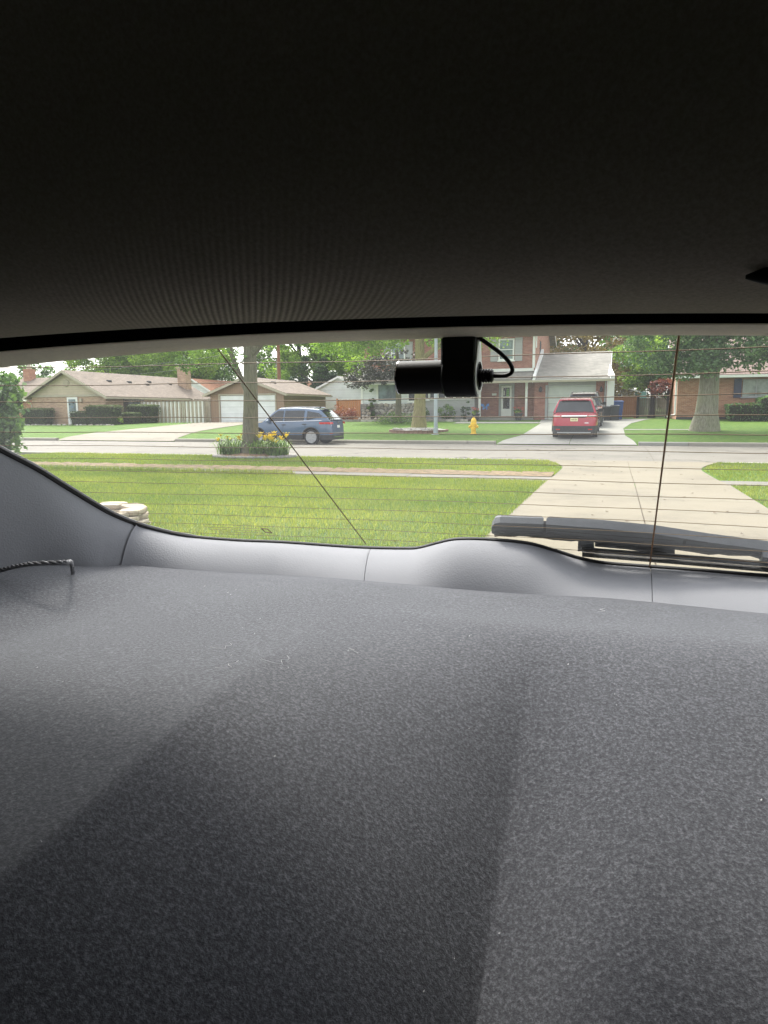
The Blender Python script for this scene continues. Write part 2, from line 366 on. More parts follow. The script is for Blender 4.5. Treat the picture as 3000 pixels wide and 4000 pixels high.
# far driveways
def far_patch(name, label, strips, mat, dz=0.02):
    p = thing(name, label, 'driveway'); tag(p, kind='structure'); del p['category']
    for s in strips:
        m = MB(); rows = []
        for (y, a, b) in s:
            rows.append([(a + (b - a) * k / 6, y, (zfar(a + (b - a) * k / 6, y) if y > 31.5 else -0.25 + 0.13 * (y - 30.76) / 0.74) + dz) for k in range(7)])
        m.loft(rows, closed=False); m.build('slab', mat, p)
    return p
def strip(y0, y1, l0, l1, r0, r1, n=6): return [(y0 + (y1 - y0) * k / n, l0 + (l1 - l0) * k / n, r0 + (r1 - r0) * k / n) for k in range(n + 1)]
far_patch('brick_house_driveway', 'clean pale driveway under the red suv', [
    strip(30.76, 33.6, -5.0, -4.25, -1.9, -1.9, 9), strip(30.76, 33.6, -1.88, -1.88, 0.85, 0.4, 9),
    strip(33.62, 38.0, -4.25, -4.25, -1.9, -1.9), strip(33.62, 38.0, -1.88, -1.88, 0.4, 0.35),
    strip(38.02, 42.2, -4.25, -4.25, -1.9, -1.9), strip(38.02, 42.2, -1.88, -1.88, 0.35, 0.8),
    strip(42.22, 46.0, -4.4, -4.6, -1.9, -1.9), strip(42.22, 47.5, -1.88, -1.88, 0.8, 2.2),
    strip(42.3, 43.6, -9.6, -9.6, -4.42, -4.52)], M_NEWCON)
far_patch('garage_driveway', 'wide concrete driveway leading to the detached garage', [
    strip(30.76, 36, -29.4, -29.8, -21.8, -23.5), strip(36.03, 42, -29.8, -30.2, -23.5, -24.3), strip(42.03, 48.0, -30.2, -30.5, -24.3, -24.2)], concrete_mat('old_driveway', (0.175, 0.155, 0.115), 0.2))
far_patch('lawn_walk', 'narrow concrete strip across the lawn', [strip(37.0, 37.45, 0.4, 0.4, 4.6, 4.6, 2)], M_NEWCON)

# ------------------------------------------------------------------ houses
M_TANBRICK = brick_mat('tan_brick', (0.40, 0.25, 0.16), (0.50, 0.345, 0.23), (0.44, 0.37, 0.30))
M_REDBRICK = brick_mat('red_brick', (0.29, 0.105, 0.072), (0.38, 0.155, 0.108), (0.38, 0.29, 0.24))
M_ORANGEBRICK = brick_mat('orange_brick', (0.38, 0.165, 0.10), (0.46, 0.23, 0.145), (0.42, 0.32, 0.25))
M_WHITE = plain('white_paint', (0.78, 0.78, 0.75), 0.5, 0.05, 1.5)
M_CREAM = plain('cream_trim', (0.42, 0.37, 0.28), 0.55, 0.08, 2)
M_TANSIDE = siding_mat('tan_siding', (0.52, 0.43, 0.32), 0.18)
M_WHITESIDE = siding_mat('white_siding', (0.74, 0.76, 0.76), 0.22)
M_GREYSIDE = siding_mat('grey_siding', (0.40, 0.40, 0.40), 0.2)
M_BROWNSIDE = siding_mat('brown_siding', (0.33, 0.225, 0.14), 0.16)
M_BROWNV = siding_mat('brown_vertical_siding', (0.32, 0.21, 0.135), 0.2, True)
M_SH_TAN = shingle_mat('tan_shingle', (0.165, 0.13, 0.10))
M_SH_GREY = shingle_mat('grey_shingle', (0.235, 0.222, 0.195))
M_SH_RED = shingle_mat('rust_shingle', (0.23, 0.10, 0.05))
M_SH_PINK = shingle_mat('pinkish_shingle', (0.22, 0.155, 0.135))
M_PANE = pane_mat('window_pane'); M_PANE_L = pane_mat('pale_pane', (0.16, 0.20, 0.21), 0.08)
M_DARK = plain('dark_metal', (0.02, 0.02, 0.022), 0.5, 0.2)
M_GREY = plain('grey_metal', (0.32, 0.33, 0.33), 0.45, 0.08, 3)
M_DOORGREY = siding_mat('garage_door_grey', (0.58, 0.61, 0.57), 0.53)
M_DOORWHITE = siding_mat('garage_door_white', (0.80, 0.82, 0.80), 0.53)
def part_box(name, mat, par, *a): m = MB(); m.box(*a); return m.build(name, mat, par)
def window_y(par, x0, x1, z0, z1, y, mull=0, bars=0, pane=None, frame=None, fw=0.07, sill=True):
    """window in a wall facing -Y at plane y: frame (thing part) with pane and bars below it"""
    m = MB(); d = 0.06
    for a in ((x0 - fw, x0, z0 - fw, z1 + fw), (x1, x1 + fw, z0 - fw, z1 + fw), (x0, x1, z0 - fw, z0), (x0, x1, z1, z1 + fw)):
        m.box(a[0], a[1], y - d, y + 0.02, a[2], a[3])
    for k in range(mull): xx = x0 + (x1 - x0) * (k + 1) / (mull + 1); m.box(xx - 0.03, xx + 0.03, y - d + 0.01, y + 0.01, z0, z1)
    for k in range(bars): zz = z0 + (z1 - z0) * (k + 1) / (bars + 1); m.box(x0, x1, y - d + 0.013, y + 0.01, zz - 0.025, zz + 0.025)
    w_ = m.build('window', frame or M_WHITE, par)
    p = MB(); p.box(x0 + 0.002, x1 - 0.002, y - 0.03, y - 0.02, z0 + 0.002, z1 - 0.002); p.build('pane', pane or M_PANE, w_)
    if sill: s_ = MB(); s_.box(x0 - fw - 0.05, x1 + fw + 0.05, y - 0.11, y - 0.003, z0 - fw - 0.07, z0 - fw - 0.003); s_.build('sill', frame or M_WHITE, w_)
    return w_
def window_x(par, y0, y1, z0, z1, x, bars=0, mull=1, pane=None, frame=None, fw=0.07):
    m = MB()
    for a in ((y0 - fw, y0, z0 - fw, z1 + fw), (y1, y1 + fw, z0 - fw, z1 + fw), (y0, y1, z0 - fw, z0), (y0, y1, z1, z1 + fw)): m.box(x - 0.02, x + 0.06, a[0], a[1], a[2], a[3])
    for k in range(mull): yy = y0 + (y1 - y0) * (k + 1) / (mull + 1); m.box(x - 0.01, x + 0.05, yy - 0.03, yy + 0.03, z0, z1)
    w_ = m.build('window', frame or M_WHITE, par)
    p = MB(); p.box(x + 0.02, x + 0.03, y0 + 0.002, y1 - 0.002, z0 + 0.002, z1 - 0.002); p.build('pane', pane or M_PANE, w_); return w_
def gable_roof_y(par, x0, x1, y0, y1, ze, zr, mat, oh=0.45, th=0.14, rake=M_CREAM, name='roof'):
    """ridge along Y"""
    xc = (x0 + x1) / 2; sl = (zr - ze) / (xc - x0); a = x0 - oh; b = x1 + oh; zl = ze - sl * oh
    rf = MB()
    for (p, q) in ((a, xc), (xc, b)):
        zp, zq = (zl, zr) if p == a else (zr, zl)
        rf.prism([(p, y0 - oh, zp), (q, y0 - oh, zq), (q, y0 - oh, zq + th), (p, y0 - oh, zp + th)], (0, y1 - y0 + 2 * oh, 0))
    r = rf.build(name, mat, par)
    for (p, q, zp, zq) in ((a, xc, zl, zr), (xc, b, zr, zl)):
        m = MB(); m.prism([(p, y0 - oh - 0.03, zp - 0.09), (q, y0 - oh - 0.03, zq - 0.09), (q, y0 - oh - 0.03, zq + th - 0.02), (p, y0 - oh - 0.03, zp + th - 0.02)], (0, 0.028, 0)); m.build('rake_board', rake, r)
    for xx in (a, b):
        m = MB(); s_ = -1 if xx == a else 1
        m.box(min(xx, xx + s_ * 0.1), max(xx, xx + s_ * 0.1), y0 - oh, y1 + oh, zl - 0.05, zl + 0.07); m.build('gutter', rake, r)
    return r
def gable_roof_x(par, x0, x1, y0, y1, ze, zr, mat, oh=0.4, ohx=0.3, th=0.14, rake=M_WHITE, name='roof'):
    """ridge along X"""
    yc = (y0 + y1) / 2; sl = (zr - ze) / (yc - y0); a = y0 - oh; b = y1 + oh; zl = ze - sl * oh
    rf = MB()
    for (p, q) in ((a, yc), (yc, b)):
        zp, zq = (zl, zr) if p == a else (zr, zl)
        rf.prism([(x0 - ohx, p, zp), (x0 - ohx, q, zq), (x0 - ohx, q, zq + th), (x0 - ohx, p, zp + th)], (x1 - x0 + 2 * ohx, 0, 0))
    r = rf.build(name, mat, par)
    for xx, sg in ((x0 - ohx, -1), (x1 + ohx, 1)):
        for (p, q, zp, zq) in ((a, yc, zl, zr), (yc, b, zr, zl)):
            m = MB(); x_ = xx - 0.03 if sg < 0 else xx + 0.002
            m.prism([(x_, p, zp - 0.1), (x_, q, zq - 0.1), (x_, q, zq + th - 0.02), (x_, p, zp + th - 0.02)], (0.028, 0, 0)); m.build('rake_board', rake, r)
    m = MB(); m.box(x0 - ohx, x1 + ohx, a - 0.11, a - 0.002, zl - 0.06, zl + 0.09); m.build('gutter', rake, r)
    return r
def gable_wall_y(par, x0, x1, y, ze, zr, mat, d=0.12, name='gable'):
    m = MB(); m.prism([(x0, y, ze), (x1, y, ze), ((x0 + x1) / 2, y, zr)], (0, d, 0)); return m.build(name, mat, par)
def gable_wall_x(par, y0, y1, x, ze, zr, mat, d=0.12, name='gable'):
    m = MB(); m.prism([(x, y0, ze), (x, y1, ze), (x, (y0 + y1) / 2, zr)], (d, 0, 0)); return m.build(name, mat, par)

# --- ranch house with tan gable
h = thing('ranch_house', 'tan brick ranch house with beige gable and white side door', 'house')
HX0, HX1, HY0, HY1, HZ, HE, HR = -44.7, -37.5, 44.5, 58.5, 0.2, 2.60, 4.42
part_box('wall', M_TANBRICK, h, HX0, HX1, HY0, HY1, HZ, HE)
gable_wall_y(h, HX0 + 0.05, HX1 - 0.05, HY0 - 0.03, HE + 0.04, HR - 0.02, M_TANSIDE, 0.2)
gable_wall_y(h, HX0 + 0.05, HX1 - 0.05, HY1 - 0.2, HE, HR - 0.02, M_TANSIDE, 0.2)
part_box('frieze_board', M_CREAM, h, HX0 - 0.02, HX1 + 0.02, HY0 - 0.07, HY0 - 0.005, HE - 0.1, HE + 0.06)
rf = gable_roof_y(h, HX0, HX1, HY0, HY1, HE, HR, M_SH_TAN, 0.5)
m = MB(); m.lathe([(0.0, -0.06), (0.26, -0.06), (0.3, -0.03), (0.3, 0.0)], 8, ((HX0 + HX1) / 2, HY0 - 0.04, 3.55), 'y'); m.build('louver_vent', M_CREAM, h)
m = MB()
for k in range(5): m.box((HX0 + HX1) / 2 - 0.2, (HX0 + HX1) / 2 + 0.2, HY0 - 0.125, HY0 - 0.1, 3.38 + k * 0.08, 3.41 + k * 0.08)
m.build('louver_slat', M_TANSIDE, h)
for (yy, f) in ((47.5, 0.42), (50.0, 0.42), (52.0, 0.5), (53.0, 0.35), (55.8, 0.4)):
    xx = (HX0 + HX1) / 2 + (HX1 - HX0) / 2 * f; zz = HR - (HR - HE) * f + 0.1
    m = MB(); m.bev(xx - 0.16, xx + 0.16, yy - 0.22, yy + 0.22, zz - 0.05, zz + 0.13, 0.05); m.build('roof_vent', M_DARK, h)
d = MB(); d.box(-41.15, -40.15, HY0 - 0.07, HY0 - 0.002, 0.34, 2.46); dd = d.build('door', M_WHITE, h)
m = MB(); m.box(-40.98, -40.32, HY0 - 0.1, HY0 - 0.072, 1.35, 2.3); m.build('pane', M_PANE_L, dd)
m = MB(); m.box(-40.98, -40.32, HY0 - 0.1, HY0 - 0.072, 0.5, 1.2); m.build('lower_panel', M_WHITE, dd)
for (ax, azz, c_) in ((-40.85, 1.9, M_DARK), (-40.5, 2.0, M_DARK), (-40.62, 1.7, plain('blue_decor', (0.12, 0.2, 0.35), 0.6))):
    m = MB(); m.lathe([(0.0, -0.02), (0.07, -0.02), (0.05, 0.0)], 8, (ax, HY0 - 0.105, azz), 'y'); m.build('door_decoration', c_, dd)
m = MB(); m.lathe([(0.02, -0.03), (0.035, -0.03), (0.035, 0)], 8, (-40.25, HY0 - 0.105, 1.3), 'y'); m.build('handle', M_DARK, dd)
m = MB(); m.bev(-39.85, -39.65, HY0 - 0.2, HY0 - 0.002, 2.1, 2.35, 0.03); m.build('porch_light', M_CREAM, h)
window_x(h, 46.6, 49.0, 1.35, 2.3, HX1, 0, 1, M_PANE, plain('bronze_frame', (0.08, 0.07, 0.06), 0.5))
m = MB(); m.tube([(HX0 - 0.3, HY0 - 0.3, 2.35), (HX0 - 0.1, HY0 - 0.12, 2.1), (HX0 - 0.02, HY0 - 0.06, 1.9), (HX0 - 0.02, HY0 - 0.06, 0.3)], 0.05, 6); m.build('downspout', M_CREAM, h)
m = MB(); m.tube([(HX1 + 0.5, 52.0, 2.3), (HX1 + 0.3, 52.0, 2.15), (HX1 + 0.08, 52.0, 1.9), (HX1 + 0.08, 52.0, 0.3)], 0.05, 6); m.build('downspout', M_CREAM, h)
m = MB(); m.box(-39.6, -38.7, 57.0, 57.9, 2.6, 5.3); m.box(-39.7, -38.6, 56.9, 58.0, 5.302, 5.45); ch = m.build('chimney', M_TANBRICK, h)
m = MB(); m.lathe([(0.18, 0), (0.18, 0.25), (0.12, 0.4)], 10, (-39.15, 57.45, 5.46)); m.build('chimney_pot', M_ORANGEBRICK, ch)
m = MB(); m.prism([(HX1 - 1.0, 55, 2.6), (HX1 + 0.9, 55, 2.28), (HX1 + 0.9, 55, 2.4), (HX1 - 1.0, 55, 2.76)], (0, 8, 0)); m.build('rear_roof', M_SH_TAN, h)
part_box('rear_wall', M_REDBRICK, h, HX1 - 2, HX1 + 0.4, 58.6, 62.5, 0.2, 2.3)

# --- neighbour house half hidden behind the broad-leaved bush
h = thing('cottage', 'small orange brick cottage beyond the ranch house', 'house')
part_box('wall', M_ORANGEBRICK, h, -63, -53.0, 52, 60, 0.2, 2.9)
gable_roof_x(h, -63, -53.0, 52, 60, 2.9, 4.6, M_SH_TAN, 0.5, 0.4)
part_box('porch_beam', M_CREAM, h, -58, -53.1, 50.9, 51.1, 2.45, 2.7)
part_box('porch_post', M_ORANGEBRICK, h, -54.4, -54.0, 50.85, 51.2, 0.2, 2.44)
window_y(h, -57.4, -55.9, 0.9, 2.3, 52, 1)
m = MB(); m.box(-56.3, -55.5, 55.2, 56, 3.5, 5.6); ch = m.build('chimney', M_ORANGEBRICK, h)
m = MB(); m.lathe([(0.25, 0), (0.14, 0.5)], 8, (-55.9, 55.6, 5.61)); m.build('chimney_pot', M_CREAM, ch)

# --- detached garage
h = thing('detached_garage', 'brown sided detached garage with white roll door behind the tree trunk', 'garage')
GX0, GX1, GY0, GY1, GZ = -30.4, -24.0, 48.0, 56.0, 0.2
m = MB(); m.box(GX0, -29.55, GY0, GY0 + 0.15, GZ, 2.62); m.box(-24.75, GX1, GY0, GY0 + 0.15, GZ, 2.62); m.box(-29.55, -24.75, GY0, GY0 + 0.15, 2.5, 2.62); m.build('front_wall', M_BROWNV, h)
m = MB(); m.box(GX1 - 0.15, GX1, GY0 + 0.152, GY1, GZ, 2.62); m.box(GX0, GX0 + 0.15, GY0 + 0.152, GY1, GZ, 2.62); m.box(GX0 + 0.15, GX1 - 0.15, GY1 - 0.15, GY1, GZ, 2.62); m.build('side_wall', M_BROWNSIDE, h)
gable_wall_y(h, GX0, GX1, GY0 - 0.003, 2.63, 3.72, M_BROWNV, 0.15)
gable_roof_y(h, GX0, GX1, GY0, GY1, 2.62, 3.78, M_SH_TAN, 0.4, 0.12)
gd = part_box('garage_door', M_DOORWHITE, h, -29.53, -24.77, GY0 + 0.04, GY0 + 0.1, 0.36, 2.48)
m = MB()
for (a, b, c_, d_) in ((-29.66, -29.555, 0.3, 2.6), (-24.745, -24.64, 0.3, 2.6), (-29.555, -24.745, 2.505, 2.6)): m.box(a, b, GY0 - 0.04, GY0 - 0.006, c_, d_)
m.build('door_trim', M_CREAM, gd)
m = MB(); m.bev(-26.3, -25.9, 50.2, 50.6, 3.35, 3.6, 0.05); m.build('roof_vent', M_DARK, h)

# --- white buildings and backyard roofs
h = thing('white_shed', 'white sided building with rust roof behind the slatted fence', 'house')
part_box('wall', M_WHITESIDE, h, -46.4, -41.3, 66, 72, 0.3, 3.2); gable_wall_y(h, -46.4, -41.3, 65.97, 3.2, 4.65, M_WHITESIDE)
gable_roof_y(h, -46.4, -41.3, 66, 76, 3.2, 4.7, M_SH_RED, 0.3, 0.12, M_WHITE)
window_y(h, -46.0, -45.0, 1.4, 2.4, 65.97)
h = thing('white_house', 'white lap sided house end beside the brown garage', 'house')
part_box('wall', M_WHITESIDE, h, -25.9, -21.2, 58, 66, 0.3, 3.1); gable_wall_y(h, -25.9, -21.2, 57.97, 3.1, 4.15, M_WHITESIDE)
gable_roof_y(h, -25.9, -21.2, 58, 66, 3.1, 4.2, M_SH_GREY, 0.25, 0.1, M_WHITE)
m = MB(); m.tube([(-25.6, 57.85, 3.4), (-25.6, 57.85, 0.4)], 0.05, 6); m.build('downspout', M_WHITE, h)
h = thing('low_rear_house', 'distant low house with a red roof peak above the garage', 'house')
part_box('wall', M_TANBRICK, h, -38, -33.5, 76, 82, 0.3, 2.8)
gable_roof_x(h, -38, -33.5, 76, 82, 2.8, 4.75, M_SH_RED, 0.4, 0.3)
h = thing('backyard_shed', 'cream shed with slanted white roof behind the orange board fence', 'shed')
part_box('wall', M_CREAM, h, -0.6, 1.3, 60, 63, 0.4, 2.6)
m = MB(); m.prism([(-0.9, 59.7, 3.35), (1.7, 59.7, 2.5), (1.7, 59.7, 2.62), (-0.9, 59.7, 3.47)], (0, 3.6, 0)); m.build('roof', M_WHITE, h)
window_y(h, -0.4, 0.3, 1.7, 2.4, 60)
part_box('teal_panel', plain('teal_paint', (0.22, 0.45, 0.42), 0.6), h, 1.32, 2.2, 60.2, 60.3, 1.4, 2.6)

# --- two storey brick house with attached garage
h = thing('brick_house', 'two storey red brick house with attached garage and white trim', 'house')
Z0 = 0.45
# garage wing
for a_, b_ in ((-5.1, -4.25), (-1.3, -0.66)): part_box('garage_wall', M_REDBRICK, h, a_, b_, 46.0, 46.25, Z0, 3.12)
m = MB(); m.box(-4.25, -1.3, 46.03, 46.25, 2.75, 3.12); m.build('garage_header', M_GREYSIDE, h)
m = MB(); m.box(-0.9, -0.66, 46.26, 55, Z0, 3.12); m.box(-5.1, -4.9, 46.26, 55, Z0, 3.12); m.box(-4.9, -0.9, 54.8, 55, Z0, 3.12); m.build('garage_side_wall', M_WHITESIDE, h)
m = MB(); m.prism([(-4.4, 45.98, Z0), (-4.25, 45.98, Z0), (-4.25, 45.98, 2.78), (-4.4, 45.98, 2.78)], (0, 0.015, 0)); m.build('door_jamb', M_GREY, h)
part_box('garage_door', M_DOORGREY, h, -4.24, -1.31, 46.1, 46.16, Z0, 2.74)
gr = gable_roof_x(h, -5.05, -0.6, 46.0, 55.0, 3.2, 5.0, M_SH_GREY, 0.45, 0.12, 0.14)
gable_wall_x(h, 46.0, 55.0, -0.67, 3.13, 4.95, M_WHITESIDE)
part_box('wing_panel', M_WHITE, h, -0.62, -0.2, 45.9, 46.05, Z0, 3.3)
m = MB(); m.prism([(-0.62, 45.9, 3.3), (-0.2, 45.9, 3.3), (-0.55, 47.6, 4.1)], (0, 0.1, 0.02)); m.build('wing_cap', M_WHITE, h)
m = MB(); m.prism([(-5.17, 45.5, 3.05), (-5.17, 50.4, 5.02), (-5.17, 50.4, 5.4), (-5.17, 45.5, 3.35)], (0.16, 0, 0)); m.build('rake_trim', M_WHITE, h)
part_box('fascia', M_CREAM, h, -9.2, -0.2, 45.42, 45.5, 2.95, 3.08)
for (a, zc, s_) in ((-4.7, 2.5, 0.12), (-0.98, 2.45, 0.1)):
    m = MB(); m.lathe([(0.02, -0.16), (s_, -0.1), (s_ * 0.8, 0.1), (0.03, 0.2)], 8, (a, 45.85, zc)); m.box(a - 0.03, a + 0.03, 45.85, 45.999, zc, zc + 0.05); m.build('wall_lantern', M_DARK, h)
# ground floor: porch with door
part_box('porch_wall', M_REDBRICK, h, -9.0, -5.1, 47.3, 47.5, Z0, 3.7)
pf = part_box('porch_floor', M_NEWCON, h, -9.1, -5.12, 45.85, 47.29, 0.3, 0.8)
part_box('porch_step', M_NEWCON, h, -7.9, -6.2, 45.45, 45.84, 0.3, 0.66)
for xx in (-8.65, -5.6):
    m = MB(); m.box(xx - 0.07, xx + 0.07, 45.95, 46.09, 0.8, 3.1); m.box(xx - 0.1, xx + 0.1, 45.92, 46.12, 2.95, 3.1); m.build('porch_post', M_WHITE, h)
m = MB()
for a in ((-7.58, -7.42, 0.82, 2.98), (-6.72, -6.56, 0.82, 2.98), (-7.42, -6.72, 2.84, 2.98)): m.box(a[0], a[1], 47.22, 47.298, a[2], a[3])
fr = m.build('door', M_GREY, h)
m = MB()
for a in ((-7.41, -7.29, 0.82, 2.83), (-6.85, -6.73, 0.82, 2.83), (-7.29, -6.85, 2.7, 2.83), (-7.29, -6.85, 0.82, 1.3), (-7.29, -6.85, 2.05, 2.12)): m.box(a[0], a[1], 47.2, 47.24, a[2], a[3])
m.build('storm_door', M_WHITE, fr)
m = MB(); m.box(-7.29, -6.85, 47.23, 47.24, 1.3, 2.7); m.build('pane', M_PANE, fr)
m = MB(); m.box(-7.07, -6.9, 47.215, 47.225, 2.15, 2.62)
pz = m.build('door_sign', plain('sign_green', (0.25, 0.5, 0.12), 0.6), fr)
m = MB()
for (a, b, c_, d_) in ((-7.04, -6.93, 2.5, 2.58), (-7.04, -6.99, 2.36, 2.47), (-6.97, -6.93, 2.36, 2.44), (-7.04, -6.93, 2.22, 2.26), (-7.0, -6.96, 2.26, 2.33)): m.box(a, b, 47.211, 47.2145, c_, d_)
m.build('sign_letter', plain('sign_dark_green', (0.05, 0.16, 0.05), 0.6), pz)
m = MB(); m.box(-7.25, -7.2, 47.215, 47.225, 2.2, 2.5); m.build('paper_note', M_WHITE, fr)
m = MB(); m.bev(-8.05, -7.75, 47.24, 47.298, 2.2, 2.34, 0.01); m.build('house_number_plaque', M_WHITE, h)
m = MB(); m.bev(-6.3, -5.85, 47.2, 47.298, 1.95, 2.2, 0.01); m.build('mail_box', plain('mailbox_wood', (0.25, 0.13, 0.05), 0.7), h)
# grey bay with a row of small windows
part_box('bay_wall', M_GREYSIDE, h, -12.9, -9.0, 46.0, 47.5, Z0, 3.1)
for k in range(6): window_y(h, -12.6 + k * 0.58, -12.15 + k * 0.58, 2.0, 2.9, 46.0, 0, 0, M_PANE, M_WHITE, 0.05, k == 0)
# picture window end with stone veneer
part_box('front_wall', M_WHITESIDE, h, -17.0, -12.9, 46.05, 47.5, 1.7, 3.1)
sv = part_box('stone_veneer', plain('veneer_mortar', (0.17, 0.16, 0.15), 0.95, 0.2, 8), h, -17.05, -12.9, 45.93, 46.9, 0.4, 1.70)
window_y(h, -15.75, -14.35, 1.9, 3.0, 46.05, 0, 0, pane_mat('curtained_pane', (0.12, 0.17, 0.18), 0.06), M_WHITE, 0.13)
window_y(h, -13.55, -13.1, 1.9, 3.0, 46.05, 0, 1, M_PANE, M_WHITE, 0.08)
part_box('corner_board', M_WHITE, h, -17.04, -16.88, 46.02, 46.3, 1.71, 3.1)
def rock_mesh(seed, n1=5, n2=7):
    r_ = random.Random(seed); m = MB(); rings = []
    for i in range(n1):
        ph = PI * (i + 0.5) / n1; rings.append([])
        for j in range(n2):
            t = 2 * PI * j / n2; k = r_.uniform(0.82, 1.12); s_ = math.sin(ph) ** 0.6
            rings[-1].append((math.copysign(abs(math.cos(t)) ** 0.7, math.cos(t)) * s_ * k * 0.5, math.copysign(abs(math.sin(t)) ** 0.7, math.sin(t)) * s_ * k * 0.5, -math.cos(ph) * 0.5 * k))
    m.loft(rings, True, True); return m
STONE_M = [plain('field_stone_%d' % i, c, 0.9, 0.3, 5, 0.4, 0.02) for i, c in enumerate([(0.34, 0.31, 0.27), (0.44, 0.41, 0.37), (0.25, 0.23, 0.21), (0.40, 0.34, 0.28)])]
ROCKS = []
for i in range(8):
    o = rock_mesh(i).build('rock_shape', STONE_M[i % 4], None, True); ROCKS.append(o.data); bpy.data.objects.remove(o)
def rock(name, par, loc, sc, rot=(0, 0, 0), k=None):
    o = bpy.data.objects.new(name, random.choice(ROCKS) if k is None else ROCKS[k]); COL.objects.link(o); o.parent = par
    o.location = loc; o.scale = sc; o.rotation_euler = rot; return o
z = 0.5
while z < 1.62:
    hh = random.uniform(0.16, 0.26); x = -17.0 + random.uniform(0, 0.15)
    while x < -13.0:
        ww = random.uniform(0.2, 0.46)
        rock('stone', sv, (x + ww / 2, 45.93, z + hh / 2 + random.uniform(-0.03, 0.03)), (ww * 1.02, 0.14, hh * 1.05), (0, random.uniform(-0.35, 0.35), 0)); x += ww
    z += hh * 0.93
# pent roof, upper storey, main roof
m = MB(); m.prism([(-17.2, 45.5, 3.08), (-17.2, 47.0, 3.7), (-17.2, 47.0, 3.82), (-17.2, 45.5, 3.2)], (11.95, 0, 0)); m.build('pent_roof', M_SH_GREY, h)
part_box('soffit', M_WHITE, h, -17.15, -5.12, 45.52, 47.28, 3.02, 3.075)
part_box('upper_wall', M_REDBRICK, h, -17.0, -5.32, 46.7, 57.0, 3.85, 6.35)
part_box('belt_trim', M_WHITE, h, -17.05, -5.25, 46.6, 46.698, 3.72, 3.92)
part_box('upper_side_wall', M_ORANGEBRICK, h, -5.315, -5.2, 46.72, 57.0, 3.7, 6.35)
gable_wall_x(h, 46.7, 57.0, -5.32, 6.35, 8.5, M_ORANGEBRICK)
gable_roof_x(h, -17.0, -5.2, 46.7, 57.0, 6.4, 8.6, M_SH_GREY, 0.45, 0.45)
part_box('corner_board', M_WHITE, h, -5.34, -5.18, 46.64, 46.695, 3.93, 6.35)
for xx in (-14.5, -7.05):
    window_y(h, xx - 0.42, xx + 0.42, 4.55, 5.75, 46.7, 0, 1, M_PANE_L, M_WHITE, 0.1)
    for s_ in (-1, 1):
        m = MB(); cx = xx + s_ * 0.80; m.box(cx - 0.24, cx + 0.24, 46.64, 46.695, 4.4, 5.9)
        sh = m.build('shutter', M_GREYSIDE, h)
m = MB(); m.tube([(-0.72, 45.5, 3.0), (-0.74, 45.9, 2.8), (-0.74, 45.94, 0.5)], 0.045, 6); m.build('downspout', M_GREY, h)
m = MB(); m.tube([(-5.1, 46.6, 6.2), (-5.1, 46.6, 5.2)], 0.04, 6); m.build('downspout', M_WHITE, h)
part_box('side_window', M_DARK, h, -5.195, -5.18, 49.5, 50.3, 4.7, 5.9)

# --- red brick ranch at the far side
h = thing('orange_brick_ranch', 'orange brick bungalow behind the thick trunked tree', 'house')
part_box('wall', M_ORANGEBRICK, h, 3.45, 18, 46.0, 55.0, 0.4, 3.3)
part_box('foundation', plain('dark_footing', (0.06, 0.06, 0.06), 0.9), h, 3.43, 18.02, 45.97, 45.998, 0.4, 0.72)
gable_roof_x(h, 3.45, 18, 46, 55, 3.35, 5.6, M_SH_PINK, 0.55, 0.4)
window_y(h, 7.04, 8.38, 1.95, 2.85, 46.0, 1, 0, pane_mat('blind_pane', (0.22, 0.25, 0.22), 0.15), M_GREY, 0.06)
for xx in (6.72, 8.68): part_box('shutter', plain('navy_shutter', (0.03, 0.04, 0.09), 0.5), h, xx - 0.2, xx + 0.2, 45.93, 45.998, 1.85, 2.95)
m = MB(); m.tube([(3.3, 45.4, 3.1), (3.35, 45.85, 2.85), (3.35, 45.9, 0.9), (2.9, 45.6, 0.75)], 0.055, 6); m.build('downspout', M_WHITE, h)
for xx in (11.5, 14.5): window_y(h, xx - 0.7, xx + 0.7, 1.7, 2.85, 46.0, 1)

# ------------------------------------------------------------------ fences
M_FTAN = plain('fence_tan', (0.38, 0.34, 0.26), 0.75, 0.15, 6); M_FWHITE = plain('fence_white', (0.75, 0.74, 0.70), 0.6, 0.06, 4)
M_CEDAR = plain('cedar_board', (0.42, 0.17, 0.06), 0.7, 0.2, 4, 0.3); M_WEATHER = plain('weathered_board', (0.36, 0.35, 0.31), 0.85, 0.2, 5, 0.4)
def fence(name, label, a, b, zg, hgt, slat_w, gap, mats, post_every, post_mat, cap=False, alt=False):
    f = thing(name, label, 'fence', (a[0], a[1], zg), math.atan2(b[1] - a[1], b[0] - a[0])); L = math.hypot(b[0] - a[0], b[1] - a[1])
    n = int(L / (slat_w + gap)); pm = {}
    for k in range(n):
        mt = mats[k % len(mats)]; key = mt.name
        if key not in pm:
            m = MB(); m.bev(0, slat_w, -0.012, 0.012, 0.06, hgt, 0.006); o = m.build('slat', mt, f); pm[key] = o.data
        else:
            o = bpy.data.objects.new('slat', pm[key]); COL.objects.link(o); o.parent = f
        o.location = (k * (slat_w + gap), (-0.035 if (alt and k % 2 == 0) else 0.02) + random.uniform(-0.004, 0.004), random.uniform(-0.015, 0.015))
    for k in range(int(L / post_every) + 2):
        x = min(L, k * post_every); m = MB(); m.bev(x - 0.055, x + 0.055, -0.06, 0.07, -0.1, hgt + 0.08, 0.02); m.build('post', post_mat, f)
    for zz in (0.3, hgt - 0.15): m = MB(); m.box(0, L, 0.036, 0.07, zz, zz + 0.09); m.build('rail', post_mat, f)
    if cap: m = MB(); m.box(0, L, -0.05, 0.05, hgt + 0.02, hgt + 0.06); m.build('cap_rail', post_mat, f)
    return f
